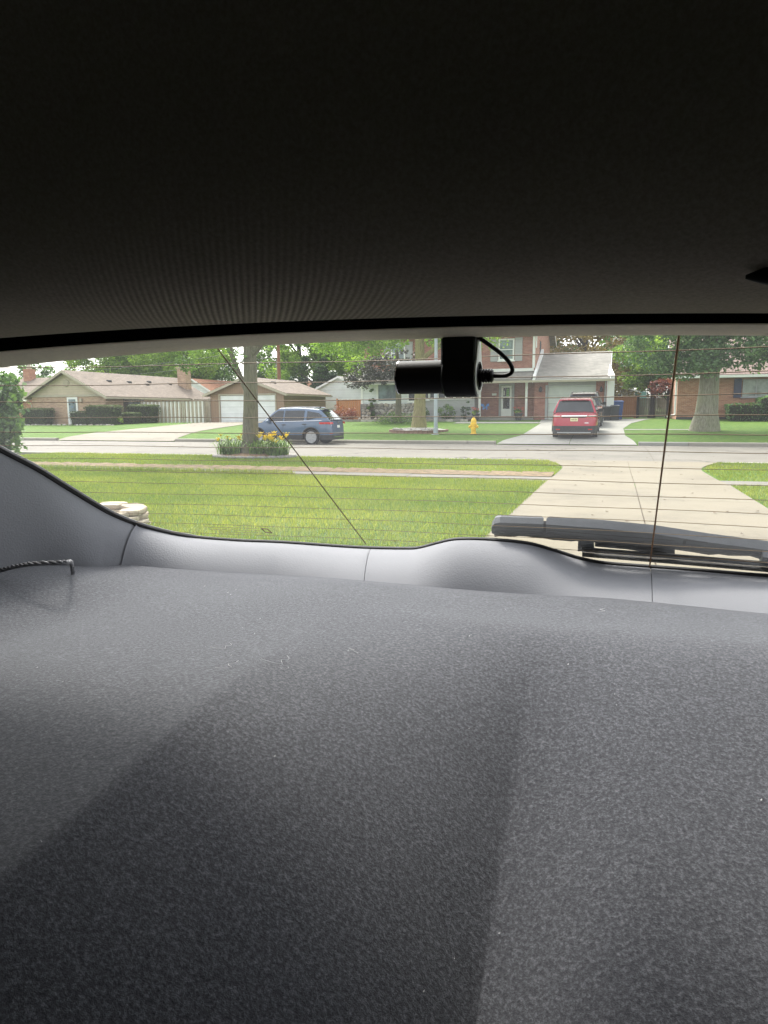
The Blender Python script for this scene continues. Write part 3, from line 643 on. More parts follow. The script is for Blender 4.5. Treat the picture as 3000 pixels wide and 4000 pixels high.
fence('slatted_fence', 'tan fence with white shadow slats between ranch house and garage', (-36.6, 47.6), (-30.6, 47.4), 0.33, 1.75, 0.15, 0.035, [M_FTAN, M_FWHITE], 2.0, M_FTAN, True, True)
fence('garage_side_fence', 'short tan board panel joining the garage corner', (-31.9, 47.9), (-30.45, 47.95), 0.33, 1.85, 0.14, 0.012, [M_FTAN], 1.4, M_FTAN)
fence('cedar_gate', 'orange cedar gate panel beside the stone veneer', (-19.2, 46.9), (-17.05, 46.9), 0.5, 1.55, 0.14, 0.01, [M_CEDAR], 2.1, M_CEDAR)
fence('cedar_fence', 'orange cedar board fence behind the wheeled bins', (-0.6, 53.0), (1.25, 53.0), 0.58, 1.5, 0.14, 0.008, [M_CEDAR], 1.8, M_CEDAR)
fence('weathered_fence', 'grey weathered picket fence behind the small dark trunk', (1.4, 55.5), (4.2, 55.5), 0.58, 1.45, 0.14, 0.012, [M_WEATHER], 2.4, M_WEATHER)
fence('post_rail_fence', 'pale slender fence post run by the cedar boards', (1.28, 53.1), (1.5, 55.4), 0.58, 1.55, 0.1, 0.05, [M_WEATHER], 1.2, M_DARK)

# ------------------------------------------------------------------ trees and plants
L_MID = leaf_mat('leaf_mid', (0.045, 0.10, 0.02), (0.16, 0.27, 0.06), 0.4)
L_LIGHT = leaf_mat('leaf_light', (0.095, 0.19, 0.03), (0.31, 0.44, 0.085), 0.5)
L_DARK = leaf_mat('leaf_dark', (0.018, 0.05, 0.018), (0.065, 0.13, 0.04))
L_PURPLE = leaf_mat('leaf_purple', (0.022, 0.024, 0.022), (0.075, 0.075, 0.055), 0.2)
L_COPPER = leaf_mat('leaf_copper', (0.13, 0.085, 0.035), (0.28, 0.22, 0.085))
L_RED = leaf_mat('leaf_red', (0.12, 0.025, 0.02), (0.26, 0.08, 0.05))
L_BLUE = leaf_mat('leaf_blue_green', (0.055, 0.12, 0.05), (0.19, 0.31, 0.13), 0.45)
L_HEDGE = leaf_mat('leaf_hedge', (0.03, 0.055, 0.017), (0.13, 0.18, 0.045), 0.2)
L_LIME = leaf_mat('leaf_lime', (0.20, 0.32, 0.04), (0.42, 0.55, 0.10))
B_GREY = bark_mat('bark_grey', (0.13, 0.115, 0.085), (0.15, 0.15, 0.06)); B_MOSS = bark_mat('bark_moss', (0.21, 0.18, 0.085), (0.26, 0.26, 0.08)); B_DARK = bark_mat('bark_dark', (0.05, 0.042, 0.035))
B_PALE = bark_mat('bark_pale', (0.20, 0.185, 0.14), (0.17, 0.19, 0.09))
def trunk_mesh(h, r, lean=(0, 0), flare=1.5, limbs=5, crown_r=3.0, limb_z=0.55, n=12):
    m = MB(); pts = []; rad = []
    for k in range(9):
        t = k / 8; pts.append((lean[0] * t * h + 0.04 * h * math.sin(t * 4) * 0.3, lean[1] * t * h, t * h - 0.1)); rad.append(r * (1 + (flare - 1) * math.exp(-t * 14)) * (1 - 0.45 * t))
    m.tube(pts, rad, n)
    for i in range(limbs):
        a = 2 * PI * i / limbs + random.uniform(-0.4, 0.4); t = limb_z + (1 - limb_z) * i / max(1, limbs) ; k = min(7, int(t * 8)); p = Vector(pts[k])
        L = crown_r * random.uniform(0.6, 0.95); up = random.uniform(0.35, 0.9) * L
        q = [p, p + Vector((math.cos(a) * L * 0.35, math.sin(a) * L * 0.35, up * 0.5)), p + Vector((math.cos(a) * L * 0.7, math.sin(a) * L * 0.7, up * 0.8)), p + Vector((math.cos(a) * L, math.sin(a) * L, up))]
        m.tube(q, [r * 0.42, r * 0.3, r * 0.18, r * 0.05], 7)
    return m
def tree(name, label, cat, loc, h, r, crown, mat, bark, n=7000, leaf=0.24, clumps=60, group=None, extra=None, lean=(0, 0), flare=1.5, limbs=5, cr=None, hollow=0.45):
    """crown: list of (offset centre, radii, share)"""
    t = thing(name, label, cat, loc, 0, group)
    trunk_mesh(h, r, lean, flare, limbs, crown[0][1][0]).build('trunk', bark, t, True)
    P = []; T = []
    for (c, rad, share) in crown:
        p, q = blob_points(int(n * share), max(4, int(clumps * share)), c, rad, cr or rad[0] * 0.3, hollow); P.append(p); T.append(q)
    P = np.concatenate(P); T = np.concatenate(T); v, f = leaves(P, leaf)
    mesh_np('crown', v, f, mat, t, np.repeat(T, 4)); return t
# kerbside tree with hanging sprays
tree('kerbside_tree', 'tall grey trunk tree rising out of the yellow daylily bed', 'tree', (-11.35, 20.1, -0.24), 6.6, 0.265,
     [((0, 0, 7.2), (4.2, 3.8, 2.3), 0.62), ((-2.5, 0.6, 4.2), (1.1, 1.2, 0.8), 0.07), ((-3.1, 1.2, 3.9), (0.55, 0.8, 0.85), 0.03), ((-1.3, -0.3, 4.3), (0.7, 0.9, 0.7), 0.05), ((1.3, 0.4, 4.35), (0.9, 1.0, 0.65), 0.06), ((2.6, 0.7, 4.6), (0.9, 1.1, 0.6), 0.05), ((-0.4, -0.4, 3.25), (0.3, 0.3, 0.45), 0.006)], L_MID, B_GREY, 15000, 0.15, 190, lean=(0.02, 0.0), flare=1.25, limbs=7, cr=0.42)
m = MB(); m.tube([(0.0, 0, 2.1), (-0.35, 0.1, 2.75), (-0.62, 0.15, 3.35), (-0.72, 0.1, 3.95), (-1.1, 0, 5.2)], [0.09, 0.085, 0.075, 0.07, 0.03], 8)
m.build('limb', B_GREY, bpy.data.objects['kerbside_tree'], True)
# yard tree in the round bed
tree('yard_tree', 'mossy trunk tree standing in the round edged bed', 'tree', (-10.05, 36.0, 0.2), 7.5, 0.34,
     [((0, 0, 8.2), (5.2, 4.5, 3.0), 0.62), ((-3.8, 1.0, 5.0), (2.6, 1.8, 1.2), 0.24), ((2.0, 1.2, 5.3), (2.2, 1.6, 0.9), 0.14)], L_LIGHT, B_MOSS, 19000, 0.2, 200, flare=1.45, limbs=6, cr=0.8)
tree('purple_maple', 'slim maple with dark purple leaves before the picture window', 'tree', (-13.4, 43.0, 0.42), 4.6, 0.22,
     [((-1.0, 0, 3.5), (1.7, 1.4, 0.8), 0.7), ((-2.6, 0.0, 2.9), (0.9, 0.8, 0.6), 0.2), ((0.4, 0, 4.2), (1.2, 1.0, 0.6), 0.1)], L_PURPLE, B_GREY, 4200, 0.17, 75, cr=0.45)
tree('broad_old_tree', 'old tree with a thick flaring trunk on the far lawn', 'tree', (4.05, 36.8, 0.16), 8.0, 0.50,
     [((0, 0, 8.0), (5.8, 5.0, 3.2), 0.68), ((-2.1, 0.5, 4.6), (2.0, 1.6, 1.5), 0.14), ((1.5, 0.2, 4.9), (1.6, 1.5, 0.9), 0.08), ((0.2, -1.0, 4.6), (1.9, 0.7, 1.5), 0.16), ((-1.3, -0.4, 3.3), (1.3, 0.8, 0.7), 0.08), ((2.3, -1.0, 3.9), (1.9, 0.9, 1.0), 0.11), ((-0.2, -1.2, 3.4), (0.8, 0.4, 0.6), 0.03)], L_BLUE, B_PALE, 25000, 0.19, 240, flare=1.5, limbs=6, cr=0.75)
tree('small_dark_tree', 'small tree with dark trunk in front of the grey picket fence', 'tree', (2.35, 53.6, 0.58), 3.2, 0.2,
     [((0, 0, 4.0), (1.9, 1.6, 1.5), 0.6), ((-0.9, -0.2, 2.7), (1.2, 1.0, 0.6), 0.25), ((-1.7, 0.5, 5.0), (1.2, 1.0, 1.2), 0.15)], L_LIGHT, B_DARK, 8000, 0.2, 90, flare=1.6, cr=0.55)
tree('red_leaf_maple', 'small red leaved maple beside the grey picket fence', 'tree', (3.2, 50.5, 0.58), 2.0, 0.1,
     [((-0.3, 0, 2.1), (1.1, 0.9, 0.5), 1.0)], L_RED, B_DARK, 1500, 0.16, 25, cr=0.35)
BG = [  # X, Y, height, radius, leaf material, words
 (-83, 72, 8.5, 4.6, L_DARK, 'dark tree far behind the cottage chimney'), (-75, 76, 7.4, 3.6, L_BLUE, 'bluish tree rising over the cottage roof'),
 (-70, 84, 7.6, 3.2, L_DARK, 'dark low tree beneath the open patch of sky'), (-62, 74, 13.5, 5.6, L_LIGHT, 'green tree behind the ranch house gable peak'),
 (-55.0, 76, 13.5, 5.6, L_LIGHT, 'light green tree behind the ranch roof vents'), (-49, 73, 12.5, 4.6, L_LIGHT, 'bright tree standing over the ranch chimney'),
 (-57, 90, 8.0, 4.0, L_MID, 'low tree glimpsed beyond the chimney'), (-47, 92, 6.3, 4.2, L_MID, 'low rounded tree over the rust roofed shed'),
 (-39.5, 76, 9.5, 3.2, L_MID, 'slender tree directly behind the kerbside trunk'), (-33, 70, 12.0, 3.6, L_LIGHT, 'fresh green tree behind the utility pole'),
 (-27.5, 72, 13.5, 4.5, L_LIGHT, 'yellow green tree behind the white lap sided house'), (-20.5, 66, 12.0, 4.6, L_LIGHT, 'leafy tree above the cedar gate'),
 (-29.5, 66, 6.2, 2.2, L_DARK, 'dark evergreen clump behind the garage ridge'),
 (-9, 68, 14.0, 5.0, L_MID, 'tall tree behind the two storey house'), (-2.8, 63, 11.0, 5.2, L_COPPER, 'copper leaved tree over the attached garage roof'),
 (2.0, 74, 13.0, 4.6, L_MID, 'tree behind the cream backyard shed'), (6.5, 62, 11.0, 4.2, L_BLUE, 'blue green tree behind the bungalow chimney end'),
 (12.5, 66, 13.0, 5.0, L_MID, 'tall green tree above the bungalow roof'), (19.5, 62, 12.0, 5.0, L_DARK, 'dark tree past the bungalow far end'), (-16, 78, 15.0, 5.0, L_MID, 'tall tree far behind the purple maple'),
 (-31, 82, 14.5, 5.5, L_LIGHT, 'tall bright tree in the second row behind the garage'), (-24, 84, 14.5, 5.5, L_LIGHT, 'tall bright tree in the second row behind the white house end'),
 (-66, 88, 15.0, 6.0, L_LIGHT, 'tall bright tree in the second row behind the gable peak'), (-58.5, 90, 15.0, 5.5, L_MID, 'tall tree in the second row behind the ranch roof')]
for (x, y, hh, rr, mt, words_) in BG:
    tree('backyard_tree', words_, 'tree', (x, y, 0.5), hh * 0.75, 0.22 + 0.012 * hh, [((0, 0, hh - rr * 0.95), (rr, rr, rr * 0.95), 0.62), ((rr * 0.35, -rr * 0.3, hh - rr * 1.55), (rr * 0.75, rr * 0.7, rr * 0.65), 0.2), ((-rr * 0.4, -rr * 0.2, max(rr * 0.6, hh - rr * 1.8)), (rr * 0.7, rr * 0.6, rr * 0.55), 0.18)],
         mt, B_DARK, int(13000 * (rr / 4.0) ** 1.6), 0.32, int(95 * rr / 4), 'trees in the back yards', cr=rr * 0.24)
# clipped hedges
def hedge(label, loc, dims, bulge=0.0, n=5200, mat=None, leaf=0.07, name='hedge', lobes=None):
    t = thing(name, label, 'hedge' if name == 'hedge' else 'shrub', loc, 0)
    P = []; core = MB()
    for (cx, cy, lx, ly, lz) in (lobes or [(0, 0, *dims)]):
        k = int(n * lx * lz / sum(a[2] * a[4] for a in (lobes or [(0, 0, *dims)])))
        u = rng.uniform(-1, 1, (k, 3)); ax = rng.integers(0, 3, k); sg = rng.choice([-1, 1], k); u[np.arange(k), ax] = sg * rng.uniform(0.86, 1.03, k)
        u[:, 2] = np.maximum(u[:, 2], -0.98); tap = 0.9 + 0.1 * u[:, 2]
        rnd = 1 - 0.12 * (np.abs(u[:, 0]) ** 6 * np.abs(u[:, 2]) ** 6)
        P.append(np.stack([cx + u[:, 0] * lx / 2 * tap * rnd, cy + u[:, 1] * ly / 2 * tap * rnd, (u[:, 2] * rnd + 1) * lz / 2 + 0.03 * np.sin(u[:, 0] * 9 + cx)], 1))
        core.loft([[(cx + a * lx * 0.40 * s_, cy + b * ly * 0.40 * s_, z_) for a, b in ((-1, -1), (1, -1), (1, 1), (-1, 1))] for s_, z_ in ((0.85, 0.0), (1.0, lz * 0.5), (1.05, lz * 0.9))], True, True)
    P = np.concatenate(P); v, f = leaves(P, leaf, 0.0, 0.7)
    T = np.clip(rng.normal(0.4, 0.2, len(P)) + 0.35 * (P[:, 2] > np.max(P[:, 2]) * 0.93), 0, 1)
    core.build('dark_core', plain('hedge_inner', (0.018, 0.022, 0.01), 0.95, 0.3), t); mesh_np('foliage', v, f, mat or L_HEDGE, t, np.repeat(T, 4)); return t  # dark solid core added to block the gaps in the foliage
hedge('square clipped hedge by the ranch house downspout', (-43.3, 43.6, 0.30), (2.6, 1.2, 1.32))
hedge('two level clipped hedge beside the white ranch door', (-37.6, 43.7, 0.30), None, n=8000, lobes=[(-1.5, 0, 1.7, 1.2, 1.05), (0.55, 0, 2.9, 1.3, 1.5)])
hedge('low clipped hedge in front of the taller block hedge', (-36.0, 45.0, 0.33), (2.2, 1.0, 0.9))
hedge('tall block hedge against the slatted fence', (-35.55, 46.4, 0.36), (2.6, 1.2, 1.48), n=6500)
hedge('dark spreading yew under the bungalow window', (8.1, 44.6, 0.5), None, n=6500, leaf=0.09, mat=L_BLUE, name='yew_shrub', lobes=[(-1.2, 0, 2.0, 1.4, 1.0), (0.6, 0, 2.4, 1.5, 1.4), (2.2, 0, 2.0, 1.4, 1.2)])
def shrub(name, label, loc, rad, mat, n=900, leaf=0.1, cat='shrub', group=None, clumps=14):
    t = thing(name, label, cat, loc, 0, group); P, T = blob_points(n, clumps, (0, 0, rad[2]), rad, rad[0] * 0.4, 0.2); P[:, 2] = np.maximum(P[:, 2], 0.01)
    v, f = leaves(P, leaf); mesh_np('foliage', v, f, mat, t, np.repeat(T, 4))
    m = MB()
    for k in range(5): a = k * 1.256; m.tube([(0, 0, -0.02), (math.cos(a) * rad[0] * 0.4, math.sin(a) * rad[1] * 0.4, rad[2] * 1.1)], [0.025, 0.008], 5)
    m.build('stem', B_DARK, t); return t
shrub('red_maple_shrub', 'rusty red dwarf maple in front of the cedar gate', (-17.9, 45.2, 0.5), (1.0, 0.7, 0.55), L_RED, 1500, 0.11)
shrub('climbing_vine', 'green climbing vine column beside the picture window', (-16.15, 45.7, 0.5), (0.28, 0.2, 1.3), L_MID, 1500, 0.09)
shrub('leafy_shrub', 'low green shrub against the white lap siding', (-19.9, 46.0, 0.5), (0.7, 0.5, 0.5), L_DARK, 800, 0.1)
shrub('leafy_shrub', 'green shrub below the grey bay wall', (-10.6, 45.2, 0.5), (0.75, 0.5, 0.55), L_MID, 1000, 0.1)
shrub('leafy_shrub', 'small shrub at the stone veneer corner', (-14.2, 45.2, 0.5), (0.5, 0.4, 0.45), L_MID, 700, 0.09)
shrub('leafy_shrub', 'upright shrub by the end of the grey bay', (-9.5, 45.4, 0.5), (0.35, 0.3, 0.7), L_DARK, 700, 0.09)
shrub('leafy_shrub', 'shrub next to the mossy trunk and window row', (-12.3, 45.2, 0.5), (0.4, 0.35, 0.6), L_MID, 700, 0.09)
shrub('lime_shrub', 'lime green plant growing at the ranch house corner', (-45.6, 43.0, 0.3), (1.1, 0.7, 0.45), L_LIME, 1200, 0.12)
shrub('lime_shrub', 'small bright green sprig between two hedges', (-35.9, 43.9, 0.3), (0.35, 0.3, 0.4), L_LIME, 300, 0.12)
shrub('ground_cover', 'low leafy cover around the maple trunk', (-13.2, 42.4, 0.40), (1.6, 0.8, 0.2), L_MID, 1300, 0.1)
# big broad-leaved bush near the camera side
t = thing('broadleaf_bush', 'large broad leaved bush growing beside the lawn', 'bush', (-18.3, 15.9, -0.16))
P, T = blob_points(7500, 110, (0, 0, 1.35), (1.45, 1.3, 1.45), 0.42, 0.55); P[:, 2] = np.maximum(P[:, 2], 0.03)
v, f = leaves(P, 0.17, 0.6, 0.75); mesh_np('foliage', v, f, leaf_mat('leaf_bush', (0.045, 0.10, 0.035), (0.16, 0.26, 0.09), 0.4), t, np.repeat(T, 4))
m = MB()
for k in range(9): a = k * 0.7; m.tube([(0, 0, -0.05), (math.cos(a) * 0.5, math.sin(a) * 0.5, 0.9), (math.cos(a) * 0.9, math.sin(a) * 0.9, 2.0)], [0.05, 0.035, 0.01], 6)
m.build('stem', B_DARK, t)

# daylily bed round the kerbside tree
bed = thing('daylily_bed', 'stone edged flower bed around the kerbside tree', 'flower bed', (-11.2, 20.15, -0.24))
m = MB(); rings = []
for k, (s_, z_) in enumerate(((1.0, 0.0), (0.96, 0.09), (0.6, 0.16), (0.05, 0.2))): rings.append([(1.3 * s_ * math.cos(a), 0.8 * s_ * math.sin(a), z_) for a in np.linspace(0, 2 * PI, 28, endpoint=False)])
m.loft(rings, True, True); m.build('soil', plain('bark_mulch', (0.25, 0.16, 0.09), 0.95, 0.4, 14, 0.7, 0.03), bed, True)
for k in range(24):
    a = 2 * PI * k / 24; rock('edging_stone', bed, (1.36 * math.cos(a), 0.86 * math.sin(a), 0.06), (0.38, 0.24, 0.13), (0, 0, math.atan2(0.86 * math.cos(a), -1.36 * math.sin(a))), 2)
M_YEL = plain('lily_yellow', (0.88, 0.66, 0.06), 0.5, 0.15, 20)
L_LILY = leaf_mat('lily_leaf', (0.06, 0.13, 0.025), (0.22, 0.33, 0.07), 0.4)
def flower(par, p, r=0.05, mat=M_YEL, n=6):
    m = MB()
    for k in range(n):
        a = 2 * PI * k / n; c_, s_ = math.cos(a), math.sin(a); px, py = -s_, c_
        m.add([(p[0], p[1], p[2]), (p[0] + c_ * r * 0.6 + px * r * 0.3, p[1] + s_ * r * 0.6 + py * r * 0.3, p[2] + r * 0.75), (p[0] + c_ * r * 1.15, p[1] + s_ * r * 1.15, p[2] + r * 1.1), (p[0] + c_ * r * 0.6 - px * r * 0.3, p[1] + s_ * r * 0.6 - py * r * 0.3, p[2] + r * 0.75)], [(0, 1, 2, 3)])
    return m.build('flower', mat, par, fix=False)
LIL = [(-1.0, -0.15, 'first'), (-0.72, 0.2, ''), (-0.55, -0.3, ''), (-0.3, 0.05, ''), (0.28, -0.32, ''), (0.5, 0.1, ''), (0.75, -0.22, ''), (1.02, 0.0, ''), (0.95, -0.35, '')]
LW = ['yellow daylily at the outer edge of the bed away from the blue suv', 'yellow daylily behind the second clump of the bed', 'yellow daylily drooping over the front edging stones', 'yellow daylily touching the shaded side of the trunk', 'yellow daylily in front of the trunk foot', 'yellow daylily behind the trunk towards the blue suv', 'yellow daylily with the densest bright blooms', 'yellow daylily at the bed end nearest the blue suv', 'yellow daylily low over the last edging stones']
for (x, y, _), lab in zip(LIL, LW):
    t = thing('daylily', lab, 'flower', (-11.2 + x, 20.15 + y, -0.12), 0, 'daylilies in the kerbside bed')
    V = []; F = []; TT = []
    for k in range(120):
        a = random.uniform(0, 2 * PI); L = random.uniform(0.3, 0.72); b0 = Vector((math.cos(a), math.sin(a), 0)); sd_ = Vector((-b0.y, b0.x, 0)) * 0.016; n0 = len(V); ti = random.random()
        bo = Vector((random.uniform(-0.2, 0.2), random.uniform(-0.16, 0.16), 0)); L *= random.uniform(0.55, 1.05)
        for q, (o_, z_) in enumerate(((0.0, 0), (0.16, 0.5), (0.42, 0.76), (0.75, 0.45))):
            c_ = bo + b0 * (o_ * L * 0.9) + Vector((0, 0, z_ * L)); wq = (1, 1.1, 0.8, 0.1)[q]; V += [c_ - sd_ * wq, c_ + sd_ * wq]; TT += [ti, ti]
        F += [(n0 + 2 * q, n0 + 2 * q + 1, n0 + 2 * q + 3, n0 + 2 * q + 2) for q in range(3)]
    mesh_np('foliage', np.array([tuple(p) for p in V]), np.array(F), L_LILY, t, np.array(TT))
    for k in range(8 if 'densest' in lab else random.choice((3, 4, 5))):
        a = random.uniform(0, 2 * PI); flower(t, (0.18 * math.cos(a), 0.18 * math.sin(a) - 0.08, random.uniform(0.38, 0.66)), random.uniform(0.08, 0.12))
    m = MB()
    for k in range(3): m.tube([(0, 0, 0), (0.1 * math.cos(k * 2), 0.1 * math.sin(k * 2), 0.55)], 0.006, 4)
    m.build('stalk', L_LILY, t)
# round bed under the yard tree
bed = thing('round_bed', 'round brick edged bed of white gravel under the yard tree', 'flower bed', (-10.05, 36.0, 0.1))
m = MB(); m.lathe([(1.5, 0.0), (1.48, 0.12), (1.0, 0.2), (0.3, 0.25), (0.02, 0.26)], 32); m.build('gravel', plain('white_gravel', (0.52, 0.50, 0.46), 0.9, 0.45, 22, 1.0, 0.05), bed, True)
M_EDGE = plain('edging_brick', (0.20, 0.12, 0.085), 0.9, 0.3, 6, 0.4); bm_ = None
for k in range(40):
    a = 2 * PI * k / 40
    if bm_ is None: m = MB(); m.bev(-0.115, 0.115, -0.06, 0.06, -0.08, 0.15, 0.012); o = m.build('edging_brick', M_EDGE, bed); bm_ = o.data
    else: o = bpy.data.objects.new('edging_brick', bm_); COL.objects.link(o); o.parent = bed
    o.location = (1.53 * math.cos(a), 1.53 * math.sin(a), -0.02 + random.uniform(-0.01, 0.01)); o.rotation_euler = (0, 0, a + PI / 2 + random.uniform(-0.05, 0.05))
for k in range(26): rock('pebble', bed, (random.uniform(-1.2, 1.2), random.uniform(-1.35, -0.5), 0.2), (0.16, 0.14, 0.1), (0, 0, random.uniform(0, 3)), 1)
# foundation bed edging before the brick house
bed = thing('foundation_bed', 'mulched foundation bed with pale stone edge below the stone veneer', 'flower bed', (-13.2, 44.9, 0.45))
m = MB(); m.bev(-4.6, 4.1, -0.45, 1.0, 0.0, 0.2, 0.05); m.build('soil', M_SOIL, bed)
for k in range(18): m = MB(); m.bev(-4.7 + k * 0.49, -4.7 + k * 0.49 + 0.475, -0.62, -0.46, -0.02, 0.19, 0.02); m.build('edging_block', random.choice([M_KERB, M_NEWCON, STONE_M[1]]), bed)
for k in range(9): rock('stone', bed, (random.uniform(-4, 0), -0.2, 0.25), (0.22, 0.16, 0.15), (0, 0, k), 3)
bed = thing('rubble_edge', 'row of small rocks along the ranch house hedges', 'rocks', (-40, 42.9, 0.24))
for k in range(34): rock('stone', bed, (-4.5 + k * 0.27 + random.uniform(-0.08, 0.08), random.uniform(-0.15, 0.1), 0.06), (random.uniform(0.18, 0.34), 0.2, random.uniform(0.12, 0.22)), (0, 0, k))
# stacked stone ring close by on the near lawn
t = thing('stone_ring', 'low ring of stacked flat cream stones on the near lawn', 'stone ring', (-5.72, 6.30, -0.06))
CRM = [plain('flag_stone_%d' % i, c, 0.85, 0.22, 7, 0.5, 0.02) for i, c in enumerate([(0.36, 0.30, 0.21), (0.28, 0.23, 0.16), (0.40, 0.34, 0.25)])]
def flag(par, a, rr, z0, hh, ww, dd, mt):
    m = MB(); n = 9; pr = []
    for k in range(n):
        q = 2 * PI * k / n; e = random.uniform(0.85, 1.08); pr.append((math.copysign(abs(math.cos(q)) ** 0.6, math.cos(q)) * ww / 2 * e, math.copysign(abs(math.sin(q)) ** 0.6, math.sin(q)) * dd / 2 * e))
    m.loft([[(x * 0.96, y * 0.96, z0) for x, y in pr], [(x, y, z0 + hh * 0.3) for x, y in pr], [(x, y, z0 + hh * 0.75) for x, y in pr], [(x * 0.95, y * 0.95, z0 + hh) for x, y in pr]], True, True)
    o = m.build('flagstone', mt, par); o.location = (rr * math.cos(a), rr * math.sin(a), 0); o.rotation_euler = (random.uniform(-0.04, 0.04), random.uniform(-0.04, 0.04), a + PI / 2); return o
for lay in range(4):
    n = 9
    for k in range(n): flag(t, 2 * PI * (k + 0.5 * (lay % 2)) / n + random.uniform(-0.05, 0.05), 0.58 + random.uniform(-0.03, 0.03), 0.0 + lay * 0.062, 0.055, 0.42, 0.27, random.choice(CRM))
m = MB(); m.lathe([(0.5, 0.0), (0.48, 0.10), (0.02, 0.13)], 16); m.build('ash_soil', plain('ash_soil', (0.16, 0.12, 0.09), 0.95, 0.4, 12, 0.6), t)
for k in range(2): m = MB(); a = k * 0.9; m.tube([(-0.2 * math.cos(a), -0.2 * math.sin(a), 0.16 + 0.03 * k), (0.25 * math.cos(a), 0.25 * math.sin(a), 0.18 + 0.03 * k)], 0.045, 8); m.build('log', plain('split_log', (0.42, 0.24, 0.09), 0.8, 0.3), t, True)

# grass blades on the near lawns (one mass), brown verge edge
def blades(n, x0, x1, ya, yb, hmin, hmax, mask=None):
    x = rng.uniform(x0, x1, n); y = rng.uniform(ya, yb, n)
    if mask is not None:
        k = mask(x, y); x = x[k]; y = y[k]
    z_ = np.array([zlawn(q) for q in y]); n = len(x)
    a = rng.uniform(0, 2 * PI, n); L = rng.uniform(hmin, hmax, n); t_ = rng.uniform(0.1, 0.7, n) * L; wd = rng.uniform(0.004, 0.008, n)
    b0 = np.stack([x - np.sin(a) * wd, y + np.cos(a) * wd, z_], 1); b1 = np.stack([x + np.sin(a) * wd, y - np.cos(a) * wd, z_], 1)
    tp = np.stack([x + np.cos(a) * t_, y + np.sin(a) * t_, z_ + L], 1)
    patch = np.sin(x * 1.7 + 1.3 * np.sin(y * 1.1)) * np.sin(y * 1.9 + np.sin(x * 0.9)) * 0.17 + 0.20 * np.sin(x * 0.53 + 2.0 * np.sin(y * 0.37)) * np.cos(y * 0.61 + x * 0.21)
    ti = np.clip(rng.normal(0.45, 0.2, n) + patch, 0, 1)
    return np.stack([b0, b1, tp], 1).reshape(-1, 3), np.arange(n * 3).reshape(n, 3), np.repeat(ti, 3)
L_GRASS = leaf_mat('grass_blade', (0.10, 0.165, 0.02), (0.34, 0.345, 0.07), 0.4)
v, f, ti = blades(170000, -13, -1.2, 4.5, 13.47, 0.03, 0.06)
tag(mesh_np('lawn_grass', v, f, L_GRASS, None, ti), 'short mown grass blades of the near lawn', 'grass', kind='stuff')
v, f, ti = blades(64000, -20, -1.22, 15.3, 20.95, 0.03, 0.07, lambda x, y: x < -1.25 - np.maximum(0, (y - 17.6) / 3.7) ** 1.6 * 0.75)
va, fa, ta = blades(16000, -24, -6.5, 13.2, 13.5, 0.07, 0.15); va[:, 2] = np.where(va[:, 2] < -0.1, va[:, 2] + 0.09, va[:, 2]); v, f, ti = np.concatenate([v, va]), np.concatenate([f, fa + len(v)]), np.concatenate([ti, ta])
v2, f2, t2 = blades(30000, 1.95, 7, 8.0, 13.45, 0.03, 0.06); v3, f3_, t3 = blades(20000, 2.0, 8, 15.05, 20.95, 0.03, 0.07, lambda x, y: x > 2.0 + np.maximum(0, (y - 17.6) / 3.7) ** 1.6 * 0.83)
tag(mesh_np('verge_grass', np.concatenate([v, v2, v3]), np.concatenate([f, f2 + len(v), f3_ + len(v) + len(v2)]), L_GRASS, None, np.concatenate([ti, t2, t3])), 'grass blades of the verge strips beside the driveway', 'grass', kind='stuff')
m = MB()
for k in range(60):
    x0 = -21.96 + k * 0.345; m.add([(x0, 14.98, -0.140), (x0 + 0.345, 14.98, -0.140), (x0 + 0.345, 15.45 + random.uniform(0, 0.3), -0.10), (x0, 15.45 + random.uniform(0, 0.3), -0.10)], [(0, 1, 2, 3)])
tag(m.build('dead_thatch', plain('dead_thatch', (0.16, 0.11, 0.055), 0.95, 0.45, 7, 0.6, 0.03)), 'brown strip of dead grass and dirt along the pavement edge', 'dirt', kind='stuff')
# fallen leaves on driveway and street
V = []; F = []
for k in range(85):
    x, y = random.uniform(-1.1, 1.9), random.uniform(5.5, 21)
    if k > 55: x, y = random.uniform(-14, 4), random.uniform(21.6, 30)
    z_ = zdrive(y) + 0.014 if y < 21.3 else street_z(y) + 0.006; a = random.uniform(0, 6.28); s_ = random.uniform(0.02, 0.05); n0 = len(V)
    V += [(x + math.cos(a) * s_, y + math.sin(a) * s_, z_ + 0.006), (x - math.sin(a) * s_ * 0.6, y + math.cos(a) * s_ * 0.6, z_), (x - math.cos(a) * s_, y - math.sin(a) * s_, z_ + 0.012), (x + math.sin(a) * s_ * 0.6, y - math.cos(a) * s_ * 0.6, z_)]; F.append((n0, n0 + 1, n0 + 2, n0 + 3))
m = MB(); m.add(V, F); tag(m.build('leaf_litter', plain('dry_leaf', (0.10, 0.07, 0.04), 0.8, 0.3), None, fix=False), 'dry leaf specks scattered over the driveway and street', 'litter', kind='stuff')

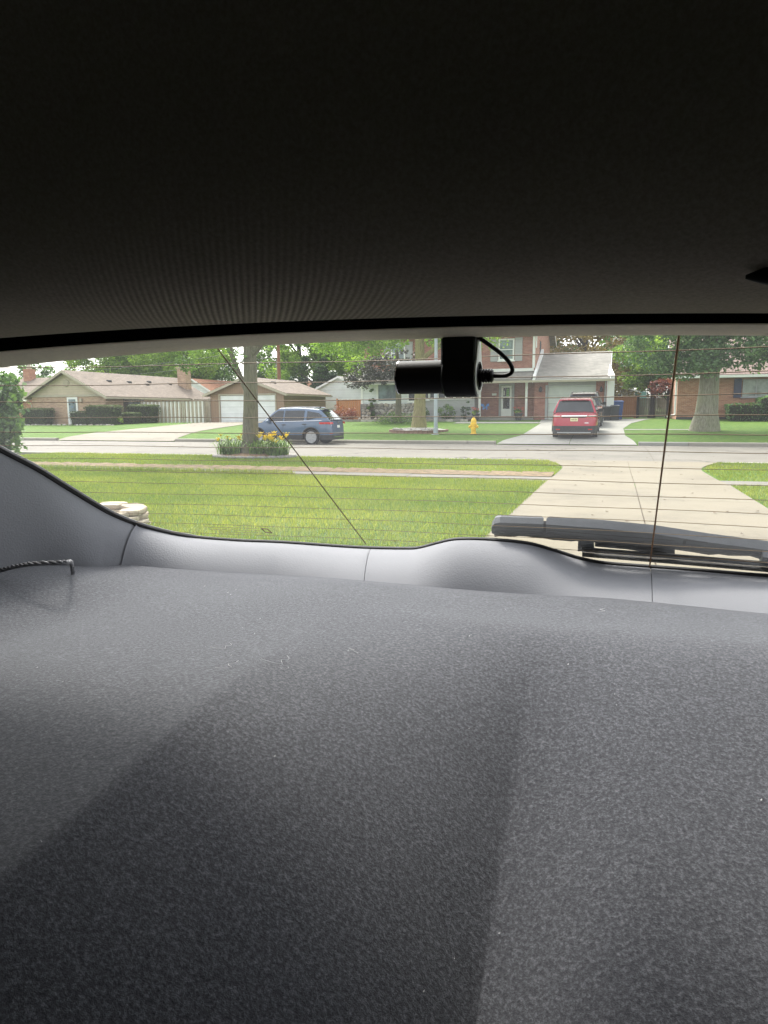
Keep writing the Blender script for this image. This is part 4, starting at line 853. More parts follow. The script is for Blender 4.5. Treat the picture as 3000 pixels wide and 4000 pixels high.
# ------------------------------------------------------------------ vehicles
M_TYRE = plain('tyre_rubber', (0.02, 0.02, 0.021), 0.85, 0.2, 20); M_CLAD = plain('black_cladding', (0.03, 0.03, 0.032), 0.6, 0.2, 8)
M_CHROME = plain('chrome', (0.75, 0.75, 0.76), 0.12, 0.03, 4, metal=1.0); M_ALLOY = plain('alloy', (0.42, 0.42, 0.43), 0.4, 0.05, 4, metal=0.6)
M_CARGLASS = pane_mat('car_glass', (0.012, 0.014, 0.016), 0.04); M_TAIL = plain('tail_lamp', (0.55, 0.02, 0.02), 0.15, 0.1, 8, coat=1.0); M_TAILCLEAR = plain('clear_lamp', (0.72, 0.6, 0.58), 0.15, 0.06, 8, coat=1.0)
def suv(name, label, loc, rz, paint, L, W, Ht, style):
    t = thing(name, label, 'car', loc, rz); hl, hw = L / 2, W / 2; wb = L * 0.585; xf, xr = wb / 2 + 0.03, -wb / 2 + 0.03; wr, ra = 0.355, 0.425
    if style == 'large': wr, ra = 0.375, 0.44
    def arch(x):
        z_ = 0.0
        for xc in (xf, xr):
            if abs(x - xc) < ra: z_ = max(z_, wr + math.sqrt(ra * ra - (x - xc) ** 2))
        return z_
    belt0, belt1 = 0.60 * Ht, 0.645 * Ht; xcowl = hl * 0.50
    def belt(x):
        if x > xcowl: u = (x - xcowl) / (hl - xcowl); return belt0 - (0.05 * u + 0.16 * u ** 3) * Ht * 0.6
        u = (xcowl - x) / (xcowl + hl); return belt0 + (belt1 - belt0) * u
    n_ = 8.0
    def hwx(x): return hw * max(0.0, 1 - abs(x / hl) ** n_) ** (1 / n_)
    th = np.linspace(0.0, PI, 61); X = [hl * math.copysign(abs(math.cos(a)) ** (2 / n_), math.cos(a)) for a in th]
    X = sorted(set([round(float(x), 4) for x in X] + [round(float(x), 4) for x in np.linspace(-hl * 0.985, hl * 0.985, 70)] + [round(c + s_ * ra * 0.999, 4) for c in (xf, xr) for s_ in (-1, 1)]))
    prof = [(0.0, 0.955), (0.2, 0.99), (0.45, 1.0), (0.7, 0.985), (0.82, 0.99), (0.93, 0.955), (1.0, 0.92)]
    def shell(zlo, zhi, lid, k0=1.0):
        m = MB(); rows = []
        for x in X:
            a, b = zlo(x), zhi(x); b = max(b, a + 0.002); w_ = hwx(x); row = []
            for (v_, k) in prof:
                z_ = a + (b - a) * v_; zz = (z_ - 0.2) / (belt(x) - 0.2); tuck = 1 - (0.05 if x > 0 else 0.035) * abs(x / hl) ** 6 * max(0, (zz - 0.35)) ** 1.2
                kk = 0.955 + 0.045 * math.sin(max(0, min(1, zz)) * PI) ** 0.7 if True else k
                row.append((x * tuck, w_ * kk * k0, z_))
            full = row + [(p[0], -p[1], p[2]) for p in row[::-1]]; rows.append(full)
        m.loft(rows, closed=True, caps=False); return m
    cl = (0.33 if style != 'mid' else 0.27) * Ht
    body = shell(lambda x: max(cl, arch(x)), belt, True).build('body', paint, t, True)
    shell(lambda x: max(0.135 * Ht, arch(x)), lambda x: max(cl, arch(x)) + 0.002, False, 0.994).build('lower_cladding', M_CLAD, t, True)
    m = MB(); m.box(-hl * 0.93, hl * 0.93, -hw * 0.72, hw * 0.72, 0.22, 0.5); m.build('underbody', M_DARK, t)
    # greenhouse
    xr0 = -hl * 0.955; xw1 = hl * 0.16; xrt = -hl * (0.72 if style == 'mid' else 0.86); wbelt = hw * 0.925; wroof = hw * 0.70
    def roofz(x):
        if x > xw1: u = (x - xw1) / (xcowl - xw1); return Ht - 0.035 - (Ht - belt0 - 0.035) * (u * 0.82 + 0.18 * u * u)
        if x < xrt: u = (xrt - x) / (xrt - xr0); q0 = 0.105 if style == 'mid' else 0.06; return Ht - q0 - (Ht - q0 - belt1) * u ** 1.15
        u = (x - xrt) / (xw1 - xrt); return Ht - 0.06 - (0.045 * (1 - u) if style == 'mid' else 0) + 0.025 * u + 0.05 * math.sin(u * PI)
    def sidey(x, z_): u = (z_ - belt(x)) / (Ht - 0.04 - belt(x)); return wbelt - (wbelt - wroof) * (max(0, u) ** 1.1)
    m = MB(); rows = []
    for x in np.concatenate([np.linspace(xr0, xrt, 7), np.linspace(xrt + 0.1, xw1 - 0.05, 12), np.linspace(xw1, xcowl, 9)]):
        b, r_ = belt(x) - 0.01, max(roofz(x), belt(x) + 0.005); row = [(x, sidey(x, b + (r_ - b) * q), b + (r_ - b) * q) for q in (0, 0.3, 0.6, 0.85)]
        yy = sidey(x, r_); row += [(x, yy * 0.97, r_ - 0.012 * (r_ - b)), (x, yy * 0.85, r_ + 0.008), (x, 0.0, r_ + 0.018)]
        rows.append(row + [(p[0], -p[1], p[2]) for p in row[-2::-1]])
    m.loft(rows, closed=False); m.build('cabin', paint, t, True)
    # side glass
    zb = lambda x: belt(x) + 0.035
    zt = lambda x: min(Ht - 0.125, roofz(x) - 0.085)
    for s_ in (-1, 1):
        for (a, b, rear) in ((xcowl - 0.32, 0.02 * L, 0), (0.005 * L, -0.205 * L, 0), (-0.235 * L, -0.40 * L, 1)):
            m = MB(); up = []; lo = []
            for q in range(9):
                x = a + (b - a) * q / 8; top = zt(x)
                if rear: top = zt(x) - 0.02 - 0.05 * (q / 8); bot = zb(x) + 0.02 + (0.16 * (q / 8) if style == 'mid' else 0.03 * q / 8)
                else: bot = zb(x)
                if top - bot < 0.02: top = bot + 0.02
                up.append((x, s_ * (sidey(x, top) + 0.012), top)); lo.append((x, s_ * (sidey(x, bot) + 0.012), bot))
            m.loft([lo, up], closed=False); m.build('side_window', M_CARGLASS, t, fix=False)
        m = MB(); m.tube([(x, s_ * (sidey(x, belt(x)) + 0.014), belt(x) + 0.022) for x in np.linspace(xcowl - 0.3, -0.40 * L, 14)], 0.014, 5); m.build('chrome_trim', M_CHROME, t, True)
        m = MB(); m.tube([(x, s_ * (wroof * 0.93), Ht - 0.03 + 0.035 * math.sin((x - xrt) / (xw1 - xrt) * PI) + 0.02) for x in np.linspace(xrt + 0.25, xw1 - 0.1, 10)], 0.018, 6); m.build('roof_rail', M_CHROME if style != 'dark' else M_DARK, t, True)
        # mirror, handles
        m = MB(); mx = xcowl - 0.42; my = s_ * (hw * 0.93); m.loft([[(mx + a, my + s_ * y, belt(mx) + 0.05 + c) for a, c in ((-0.03 * k, -0.07 * k), (0.10 * k, -0.06 * k), (0.12 * k, 0.05 * k), (-0.03 * k, 0.09 * k))] for y, k in ((0.0, 0.6), (0.05, 1.0), (0.17, 1.0), (0.2, 0.7))], True, True); m.build('mirror', M_CLAD if style != 'mid' else paint, t)
        for xx in (0.03 * L - 0.12, -0.205 * L - 0.05):
            m = MB(); m.tube([(xx - 0.1, s_ * (hw * 0.985), belt(xx) - 0.12), (xx, s_ * (hw * 1.005), belt(xx) - 0.115), (xx + 0.1, s_ * (hw * 0.985), belt(xx) - 0.12)], 0.018, 6); m.build('door_handle', M_CLAD, t, True)
        for xx in (0.012 * L, -0.225 * L):
            m = MB(); m.box(xx - 0.004, xx + 0.004, s_ * hw * 0.998 - 0.003, s_ * hw * 0.998 + 0.003, 0.30 * Ht, belt(xx) - 0.12); m.build('door_gap', M_DARK, t)
        for xc in (xf, xr):
            m = MB(); pts = [(xc + (ra + 0.012) * math.cos(a), s_ * (hw * 0.982), wr + (ra + 0.012) * math.sin(a)) for a in np.linspace(-0.15, PI + 0.15, 16)]; m.tube(pts, 0.03, 6); m.build('arch_trim', M_CLAD, t, True)
            wh = MB(); y0 = s_ * (hw - 0.235); y1 = s_ * (hw - 0.015); ax = [(wr * 0.62, y0), (wr * 0.93, y0), (wr, y0 + s_ * 0.03), (wr, y1 - s_ * 0.03), (wr * 0.95, y1), (wr * 0.76, y1 - s_ * 0.005), (wr * 0.745, y1 - s_ * 0.03), (wr * 0.6, y1 - s_ * 0.05)]
            wh.lathe(ax, 28, (xc, 0, wr), 'y'); w_ = wh.build('wheel', M_TYRE, t, True)
            rm = MB(); rm.lathe([(wr * 0.75, y1 - s_ * 0.012), (wr * 0.72, y1 - s_ * 0.002), (wr * 0.65, y1 - s_ * 0.02)], 28, (xc, 0, wr), 'y')
            for q in range(5 if style == 'mid' else 6):
                for dq in (-0.13, 0.13):
                    a = 2 * PI * q / (5 if style == 'mid' else 6) + dq + 0.3; b = a + dq * 0.6
                    rm.tube([(xc + 0.05 * math.cos(a), y1 - s_ * 0.02, wr + 0.05 * math.sin(a)), (xc + wr * 0.70 * math.cos(b), y1 - s_ * 0.008, wr + wr * 0.70 * math.sin(b))], 0.027, 5)
            rm.lathe([(0.07, y1 - s_ * 0.03), (0.065, y1 - s_ * 0.004), (0.01, y1 - s_ * 0.002)], 12, (xc, 0, wr), 'y'); rm.build('rim', M_ALLOY, w_, True)
    # windscreen and rear window on the sloping ends
    def slope_glass(nm, xa, xb, k0, k1, lift):
        m = MB(); up = []; 
        rows = []
        for q in np.linspace(k0, k1, 5):
            x = xa + (xb - xa) * q; z_ = roofz(x); yy = sidey(x, z_) * 0.9; rows.append([(x + lift[0], -yy, z_ + lift[1]), (x + lift[0], -yy * 0.5, z_ + lift[1] + 0.022), (x + lift[0], yy * 0.5, z_ + lift[1] + 0.022), (x + lift[0], yy, z_ + lift[1])])
        m.loft(rows, closed=False); return m.build(nm, M_CARGLASS, t, True, fix=False)
    slope_glass('windscreen', xw1, xcowl, 0.08, 0.96, (0.012, 0.012)); slope_glass('rear_window', xrt, xr0, 0.16, 0.97, (-0.02, 0.012))
    m = MB(); m.loft([[(xrt + 0.1, -wroof * 0.86, Ht - 0.045), (xrt + 0.1, wroof * 0.86, Ht - 0.045)], [(xrt - 0.17, -wroof * 0.84, Ht - 0.055), (xrt - 0.17, wroof * 0.84, Ht - 0.055)], [(xrt - 0.16, -wroof * 0.84, Ht - 0.09), (xrt - 0.16, wroof * 0.84, Ht - 0.09)]], closed=False); m.build('spoiler', M_CLAD if style == 'mid' else paint, t)
    m = MB(); m.prism([(-0.1 + xrt + 0.45, 0, Ht - 0.02), (xrt + 0.2, 0, Ht - 0.02), (xrt + 0.22, 0, Ht + 0.06)], (0, 0.02, 0)); m.build('antenna_fin', M_DARK, t)
    # rear details
    rx = lambda z_: -hl * (1 - 0.035 * max(0, (z_ - 0.2) / (belt1 - 0.2) - 0.35) ** 1.2) - 0.006
    def rear_panel(nm, mat, y0, y1, z0, z1, par=t, off=0.004, seg=8):
        m = MB(); rows = []
        for z_ in (z0, z1):
            row = []
            for q in range(seg + 1):
                y = y0 + (y1 - y0) * q / seg; f_ = min(0.999, abs(y) / hw); xx = rx(z_) * (1 - f_ ** n_) ** (1 / n_) if f_ < 0.97 else rx(z_) * (1 - f_ ** n_) ** (1 / n_)
                row.append((xx - off, y * 1.002, z_))
            rows.append(row)
        rows2 = [[(p[0] + 0.02, p[1], p[2]) for p in r_] for r_ in rows]
        m.loft([rows2[0], rows[0], rows[1], rows2[1]], closed=False); return m.build(nm, mat, par, fix=False)
    if style == 'mid':
        for s_ in (-1, 1):
            rear_panel('tail_lamp', M_TAIL, s_ * hw * 0.62, s_ * hw * 0.985, 0.560 * Ht, 0.612 * Ht); 
            m = MB(); m.prism([(-hl * 0.985, s_ * hw * 0.952, 0.548 * Ht), (-hl * 0.86, s_ * hw * 0.965, 0.60 * Ht), (-hl * 0.965, s_ * hw * 0.952, 0.615 * Ht)], (0, s_ * 0.02, 0)); m.build('tail_lamp', M_TAIL, t)
            rear_panel('reflector', M_TAIL, s_ * hw * 0.72, s_ * hw * 0.88, 0.30 * Ht, 0.325 * Ht)
        rear_panel('number_plate', M_WHITE, -0.16, 0.16, 0.455 * Ht, 0.525 * Ht); rear_panel('badge', M_CHROME, -0.07, 0.07, 0.575 * Ht, 0.61 * Ht, t, 0.012)
        rear_panel('bumper_trim', M_CHROME, -hw * 0.6, hw * 0.6, 0.205 * Ht, 0.222 * Ht)
    else:
        for s_ in (-1, 1):
            a = rear_panel('tail_lamp', M_TAIL, s_ * hw * 0.50, s_ * hw * 0.98, 0.52 * Ht, 0.60 * Ht); rear_panel('lamp_band', M_TAILCLEAR, s_ * hw * 0.60, s_ * hw * 0.96, 0.545 * Ht, 0.585 * Ht, a, 0.012)
            rear_panel('reflector', M_TAIL, s_ * hw * 0.6, s_ * hw * 0.78, 0.235 * Ht, 0.255 * Ht, t, 0.012)
        rear_panel('chrome_bar', M_CHROME, -hw * 0.55, hw * 0.55, 0.55 * Ht, 0.588 * Ht, t, 0.014)
        pl = rear_panel('number_plate', plain('plate_cream', (0.72, 0.66, 0.38), 0.4), -0.16, 0.16, 0.445 * Ht, 0.525 * Ht, t, 0.012)
        for (ya, yb, za, zb_) in ((-0.12, -0.03, 0.472, 0.50), (-0.01, 0.05, 0.472, 0.50), (0.06, 0.12, 0.472, 0.50)): rear_panel('plate_lettering', plain('plate_ink', (0.35, 0.30, 0.14), 0.5), ya, yb, za * Ht, zb_ * Ht, pl, 0.014, 2)
        rear_panel('lift_handle', M_CLAD, -hw * 0.5, hw * 0.5, 0.532 * Ht, 0.545 * Ht); rear_panel('script_badge', M_CHROME, hw * -0.62, hw * -0.45, 0.395 * Ht, 0.412 * Ht, t, 0.012)
        rear_panel('bumper_step', M_GREY, -hw * 0.72, hw * 0.72, 0.155 * Ht, 0.18 * Ht, t, 0.012)
        for s_ in (-1, 1): m = MB(); m.tube([(-hl + 0.25, s_ * 0.25, 0.24), (-hl - 0.01, s_ * 0.25, 0.23)], 0.04, 10); m.build('exhaust_pipe', M_CHROME, t, True)
    for s_ in (-1, 1):
        m = MB(); m.prism([(hl * 0.955, s_ * hw * 0.55, belt(hl * 0.9) - 0.16), (hl * 0.86, s_ * hw * 0.93, belt(hl * 0.9) - 0.10), (hl * 0.86, s_ * hw * 0.93, belt(hl * 0.9) - 0.02), (hl * 0.945, s_ * hw * 0.55, belt(hl * 0.9) - 0.06)], (0.03, 0, 0)); m.build('headlight', M_TAILCLEAR, t)
    m = MB(); m.box(hl * 0.93, hl * 0.985, -hw * 0.5, hw * 0.5, 0.32 * Ht, 0.45 * Ht); m.build('grille', M_DARK, t)
    return t
P_BLUE = paint_mat('blue_paint', (0.06, 0.105, 0.185)); P_RED = paint_mat('red_paint', (0.38, 0.008, 0.03)); P_DARK = paint_mat('dark_grey_paint', (0.10, 0.10, 0.10))
suv('blue_suv', 'blue suv parked along the far kerb', (-14.4, 29.65, -0.265), PI, P_BLUE, 4.65, 1.84, 1.68, 'mid')
suv('red_suv', 'red suv seen from behind on the pale driveway', (-1.78, 34.55, 0.02), PI / 2, P_RED, 5.18, 2.0, 1.80, 'large')
suv('dark_suv', 'dark grey suv mostly hidden ahead of the red suv', (-1.72, 41.3, 0.36), PI / 2, P_DARK, 5.0, 1.98, 1.85, 'dark')
bpy.data.objects['red_suv'].rotation_euler = (0, -0.036, PI / 2); bpy.data.objects['dark_suv'].rotation_euler = (0, -0.04, PI / 2)

# ------------------------------------------------------------------ hydrant, pole, bins, planters
M_HYD = plain('hydrant_yellow', (0.85, 0.53, 0.02), 0.4, 0.1, 6, 0.1)
t = thing('fire_hydrant', 'yellow fire hydrant on the lawn before the brick house', 'hydrant', (-6.7, 34.1, 0.03))
m = MB(); m.lathe([(0.17, 0), (0.17, 0.05), (0.125, 0.06), (0.12, 0.2), (0.125, 0.42), (0.17, 0.44), (0.17, 0.5), (0.13, 0.51)], 16); m.build('barrel', M_HYD, t, True)
m = MB(); m.lathe([(0.165, 0.515), (0.165, 0.55), (0.14, 0.56), (0.14, 0.68), (0.12, 0.76), (0.07, 0.82), (0.05, 0.83), (0.05, 0.9), (0.02, 0.91)], 16); m.build('bonnet', M_HYD, t, True)
for ax, s_ in (('x', -1), ('x', 1), ('y', -1)):
    m = MB(); r0 = 0.065 if ax == 'x' else 0.085
    m.lathe([(r0, s_ * 0.1), (r0, s_ * 0.17), (r0 * 1.25, s_ * 0.175), (r0 * 1.25, s_ * 0.22), (0.03, s_ * 0.225), (0.03, s_ * 0.255)], 12, (0, 0, 0.40 if ax == 'x' else 0.33), ax); m.build('nozzle_cap', M_HYD, t, True)
for k in range(6): a = k * PI / 3; m = MB(); m.lathe([(0.016, 0), (0.016, 0.03)], 6, (0.15 * math.cos(a), 0.15 * math.sin(a), 0.05)); m.build('bolt', M_HYD, t)
t = thing('lamp_post', 'pale grey metal lamp post on the lawn', 'lamp post', (-8.6, 34.0, 0.02))
M_POST = plain('galvanised', (0.36, 0.41, 0.43), 0.5, 0.12, 3, metal=0.2)
m = MB(); m.tube([(0, 0, 0), (0, 0, 0.35), (0, 0, 0.36), (0, 0, 8.0)], [0.12, 0.12, 0.10, 0.065], 12); m.build('pole', M_POST, t, True)
m = MB(); m.bev(-0.2, 0.2, -0.2, 0.2, -0.1, 0.04, 0.03); m.build('base', M_POST, t)
m = MB(); m.tube([(0, 0, 7.9), (0, -0.5, 8.4), (0, -1.6, 8.55)], 0.035, 8); m.build('arm', M_POST, t, True)
m = MB(); m.loft([[(-0.14 * k, y, 8.5), (0.14 * k, y, 8.5), (0.1 * k, y, 8.65), (-0.1 * k, y, 8.65)] for y, k in ((-1.5, 0.6), (-1.7, 1), (-2.1, 1), (-2.25, 0.5))], True, True); m.build('luminaire', M_GREY, t)
m = MB(); m.box(-0.04, 0.04, -0.125, -0.10, 0.6, 0.85); m.build('hand_hole_cover', M_POST, t)
def bin_(label, loc, w_, d_, hh, mat, rz=0, wheels=True):
    t = thing('wheeled_bin', label, 'bin', loc, rz)
    m = MB(); m.loft([[(a * w_ / 2 * k, b * d_ / 2 * k, z_) for a, b in ((-1, -1), (1, -1), (1, 1), (-1, 1))] for k, z_ in ((0.78, 0.03), (0.95, hh * 0.86), (1.0, hh * 0.88), (1.0, hh * 0.92))], True, True); m.build('body', mat, t)
    m = MB(); m.loft([[(a * w_ / 2 * 1.04 * k, b * d_ / 2 * 1.06 * k, z_) for a, b in ((-1, -1), (1, -1), (1, 1), (-1, 1))] for k, z_ in ((1, hh * 0.925), (1, hh * 0.96), (0.8, hh))], True, True); m.build('lid', mat, t)
    m = MB(); m.tube([(-w_ * 0.4, d_ * 0.58, hh * 0.9), (w_ * 0.4, d_ * 0.58, hh * 0.9)], 0.02, 6); m.build('handle', mat, t)
    for s_ in (-1, 1): m = MB(); m.lathe([(0.02, s_ * w_ * 0.36), (0.11, s_ * w_ * 0.36), (0.11, s_ * (w_ * 0.36 + 0.05)), (0.02, s_ * (w_ * 0.36 + 0.05))], 12, (0, d_ * 0.42, 0.11), 'x'); m.build('wheel', M_TYRE, t)
    return t
bin_('tall blue recycling bin beside the garage corner', (0.0, 46.4, 0.58), 0.78, 0.85, 1.18, plain('bin_blue', (0.03, 0.07, 0.22), 0.5))
bin_('black lidded bin closest to the dark suv', (-0.62, 45.0, 0.55), 0.62, 0.65, 0.86, plain('bin_black', (0.025, 0.026, 0.028), 0.5))
bin_('dark grey bin in front of the blue bin', (-0.12, 45.3, 0.56), 0.55, 0.6, 0.92, plain('bin_charcoal', (0.045, 0.05, 0.055), 0.5))
def planter(label, loc, reds):
    t = thing('flower_pot', label, 'planter', loc)
    m = MB(); m.lathe([(0.17, 0), (0.25, 0.38), (0.28, 0.40), (0.28, 0.45), (0.22, 0.42)], 16); m.build('pot', plain('pot_dark', (0.035, 0.035, 0.04), 0.6), t, True)
    P, T = blob_points(260, 8, (0, 0, 0.55), (0.24, 0.24, 0.16), 0.12, 0.2); v, f = leaves(P, 0.1); mesh_np('foliage', v, f, L_MID, t, np.repeat(T, 4))
    P, T = blob_points(60, 3, (-0.08, -0.22, 0.5), (0.1, 0.08, 0.12), 0.08, 0.2); v, f = leaves(P, 0.15); mesh_np('lime_foliage', v, f, L_LIME, t, np.repeat(T, 4))
    for k in range(reds): flower(t, (random.uniform(-0.3, 0.3), random.uniform(-0.25, 0.1), random.uniform(0.62, 0.82)), random.uniform(0.06, 0.09), plain('geranium_red', (0.62, 0.10, 0.05), 0.5), 5)
planter('dark pot of red flowers on the door side of the porch post', (-6.0, 45.35, 0.56), 9)
planter('dark pot of red flowers beside the blue butterfly ornament', (-8.75, 45.3, 0.56), 11)
t = thing('butterfly_ornament', 'blue metal butterfly on a garden stake', 'ornament', (-8.15, 45.3, 0.5))
m = MB(); m.tube([(0, 0, 0), (0, 0, 0.95)], 0.01, 6); m.build('stake', M_DARK, t)
M_BFLY = plain('butterfly_blue', (0.04, 0.13, 0.36), 0.4, 0.3, 9)
for s_ in (-1, 1): m = MB(); m.prism([(0, 0, 0.9), (s_ * 0.1, -0.06, 1.12), (s_ * 0.26, -0.1, 1.16), (s_ * 0.27, -0.1, 1.0), (s_ * 0.12, -0.05, 0.92), (s_ * 0.2, -0.07, 0.78), (s_ * 0.08, -0.04, 0.76)], (0, 0.012, 0)); m.build('wing', M_BFLY, t)
m = MB(); m.tube([(0, -0.02, 0.78), (0, -0.02, 1.05)], [0.012, 0.02], 6); m.build('body', M_DARK, t)
t = thing('utility_pole', 'brown wooden utility pole behind the garage', 'utility pole', (-31.2, 61.5, 0.4))
m = MB(); m.tube([(0, 0, 0), (0, 0, 11)], [0.2, 0.13], 10); m.build('pole', plain('creosote_wood', (0.20, 0.09, 0.045), 0.9, 0.25, 4), t, True)
m = MB(); m.box(-1.1, 1.1, -0.06, 0.06, 10.0, 10.12); m.build('cross_arm', plain('creosote_wood', (0.2, 0.09, 0.045)), t)
for k in (-1.0, -0.4, 0.4, 1.0): m = MB(); m.lathe([(0.05, 0), (0.06, 0.06), (0.03, 0.14)], 8, (k, 0, 10.12)); m.build('insulator', M_GREY, t)
m = MB(); m.tube([(-0.9, 0.1, 0), (-0.12, 0.05, 6.5)], 0.02, 5); m.build('guy_wire', M_GREY, t)
m = MB(); m.lathe([(0.22, 0), (0.24, 0.05), (0.24, 0.8), (0.1, 0.9)], 12, (0.35, 0, 8.4)); m.build('transformer', M_GREY, t)
for (z0, z1, lab) in ((7.4, 6.6, 'upper overhead cable crossing the gap of sky'), (6.5, 5.8, 'lower overhead cable crossing the gap of sky')):
    m = MB(); m.tube([(-31.2 - 60 * q, 61.5 + 12 * q, z0 + (z1 - z0) * q - 1.0 * (1 - (2 * q - 1) ** 2)) for q in np.linspace(0, 1, 16)], 0.022, 5); tag(m.build('overhead_cable', M_DARK, None, True), lab, 'cable')

# ------------------------------------------------------------------ the car the picture is taken from
M_RUB = plain('black_rubber', (0.012, 0.011, 0.011), 0.6, 0.2, 30); M_PLASTIC_BLACK = plain('matt_black_plastic', (0.010, 0.009, 0.010), 0.6, 0.1, 30, spec=0.25)
def trim_mat():
    m, nd, lk, b = new_mat('grey_trim_plastic'); c = coord(nd)
    f = noise(nd, lk, c, 260, 3, 0.6); g_ = noise(nd, lk, c, 5, 3)
    lk.new(ramp(nd, lk, g_, [(0.3, (0.182, 0.184, 0.196)), (0.7, (0.202, 0.204, 0.217))]), b.inputs['Base Color'])
    b.inputs['Roughness'].default_value = 0.8; b.inputs['Specular IOR Level'].default_value = 0.25
    v = nd.new('ShaderNodeTexVoronoi'); v.inputs['Scale'].default_value = 420; lk.new(c, v.inputs['Vector'])
    bump(nd, lk, b, v.outputs['Distance'], 0.35, 0.0006); return m
def carpet_mat():
    m, nd, lk, b = new_mat('grey_felt_carpet'); c = coord(nd)
    f = noise(nd, lk, c, 800, 3, 0.75); g_ = noise(nd, lk, c, 5, 4); h_ = noise(nd, lk, c, 350, 4, 0.8)
    a = ramp(nd, lk, h_, [(0.30, (0.020, 0.0205, 0.025)), (0.5, (0.048, 0.0495, 0.057)), (0.70, (0.115, 0.117, 0.13))])
    a = mixc(nd, lk, 0.55, a, ramp(nd, lk, f, [(0.32, (0.45, 0.45, 0.46)), (0.68, (1.6, 1.6, 1.6))]), 'MULTIPLY')
    a = mixc(nd, lk, 0.5, a, ramp(nd, lk, g_, [(0.3, (0.85, 0.85, 0.85)), (0.7, (1.12, 1.12, 1.12))]), 'MULTIPLY')
    lk.new(a, b.inputs['Base Color']); b.inputs['Roughness'].default_value = 1.0; b.inputs['Specular IOR Level'].default_value = 0.1
    b.inputs['Sheen Weight'].default_value = 0.25; b.inputs['Sheen Roughness'].default_value = 0.5
    bump(nd, lk, b, h_, 0.6, 0.0012); return m
def headliner_mat():
    m, nd, lk, b = new_mat('headliner_cloth'); c = coord(nd)
    mp = nd.new('ShaderNodeMapping'); mp.inputs['Rotation'].default_value = (0, 0, R(-29)); lk.new(c, mp.inputs['Vector'])
    s = nd.new('ShaderNodeSeparateXYZ'); lk.new(mp.outputs[0], s.inputs[0])
    k = nd.new('ShaderNodeMath'); k.operation = 'MULTIPLY'; k.inputs[1].default_value = 2 * PI / 0.0042; lk.new(s.outputs[0], k.inputs[0])
    si = nd.new('ShaderNodeMath'); si.operation = 'SINE'; lk.new(k.outputs[0], si.inputs[0])
    f = noise(nd, lk, c, 420, 3, 0.7)
    base = ramp(nd, lk, f, [(0.3, (0.25, 0.212, 0.175)), (0.7, (0.36, 0.312, 0.26))])
    # moire stripes put into the cloth colour and bump, fading out sideways
    sx = nd.new('ShaderNodeSeparateXYZ'); lk.new(c, sx.inputs[0])
    d = nd.new('ShaderNodeMath'); d.operation = 'ADD'; d.inputs[1].default_value = 0.24; lk.new(sx.outputs[0], d.inputs[0])
    ab = nd.new('ShaderNodeMath'); ab.operation = 'ABSOLUTE'; lk.new(d.outputs[0], ab.inputs[0])
    mx = ramp(nd, lk, ab.outputs[0], [(0.03, (1, 1, 1)), (0.15, (0, 0, 0))]); my = ramp(nd, lk, sx.outputs[1], [(0.335, (0, 0, 0)), (0.41, (1, 1, 1))]); msk = mixc(nd, lk, 1.0, mx, my, 'MULTIPLY')
    rib = nd.new('ShaderNodeMath'); rib.operation = 'MULTIPLY'; lk.new(si.outputs[0], rib.inputs[0]); lk.new(msk, rib.inputs[1])
    weave = ramp(nd, lk, rib.outputs[0], [(-1.0, (0.5, 0.5, 0.5)), (0.0, (0.9, 0.9, 0.9)), (1.0, (1.35, 1.35, 1.35))])
    r1 = nd.new('ShaderNodeMapRange'); r1.inputs[1].default_value = -1; r1.inputs[2].default_value = 1; r1.inputs[3].default_value = 0.76; r1.inputs[4].default_value = 1.22; lk.new(rib.outputs[0], r1.inputs[0])
    lk.new(mixc(nd, lk, 1.0, base, r1.outputs[0], 'MULTIPLY'), b.inputs['Base Color']); b.inputs['Roughness'].default_value = 1.0; b.inputs['Specular IOR Level'].default_value = 0.05
    bump(nd, lk, b, rib.outputs[0], 0.35, 0.0010); return m
M_TRIM = trim_mat(); M_CARPET = carpet_mat(); M_HEAD = headliner_mat()
M_REARGLASS = glass_mat('rear_glass', (0.965, 0.978, 0.965), 0.6, 0.012)
M_TINT = glass_mat('privacy_glass', (0.06, 0.065, 0.065)); M_QUARTER = glass_mat('quarter_glass', (0.88, 0.90, 0.89))
XC = -0.144
def gl(X, k, off=0.0): return (X, 0.59 + 0.02307 * k - 0.17 * (X - XC) ** 2 - off, 1.3217 - 0.01605 * k)
def cr(pts, n):
    """smooth curve through points (Catmull-Rom), n samples per span"""
    P = [Vector(p) for p in pts]; out = []
    for i in range(len(P) - 1):
        a, b, c, d = P[max(0, i - 1)], P[i], P[i + 1], P[min(len(P) - 1, i + 2)]
        for j in range(n):
            t_ = j / n; out.append(tuple(0.5 * ((2 * b) + (c - a) * t_ + (2 * a - 5 * b + 4 * c - d) * t_ ** 2 + (3 * b - a - 3 * c + d) * t_ ** 3)))
    out.append(tuple(P[-1])); return out
car = thing('car', 'grey carpeted cargo space of a car looking out through its rear window', 'car')
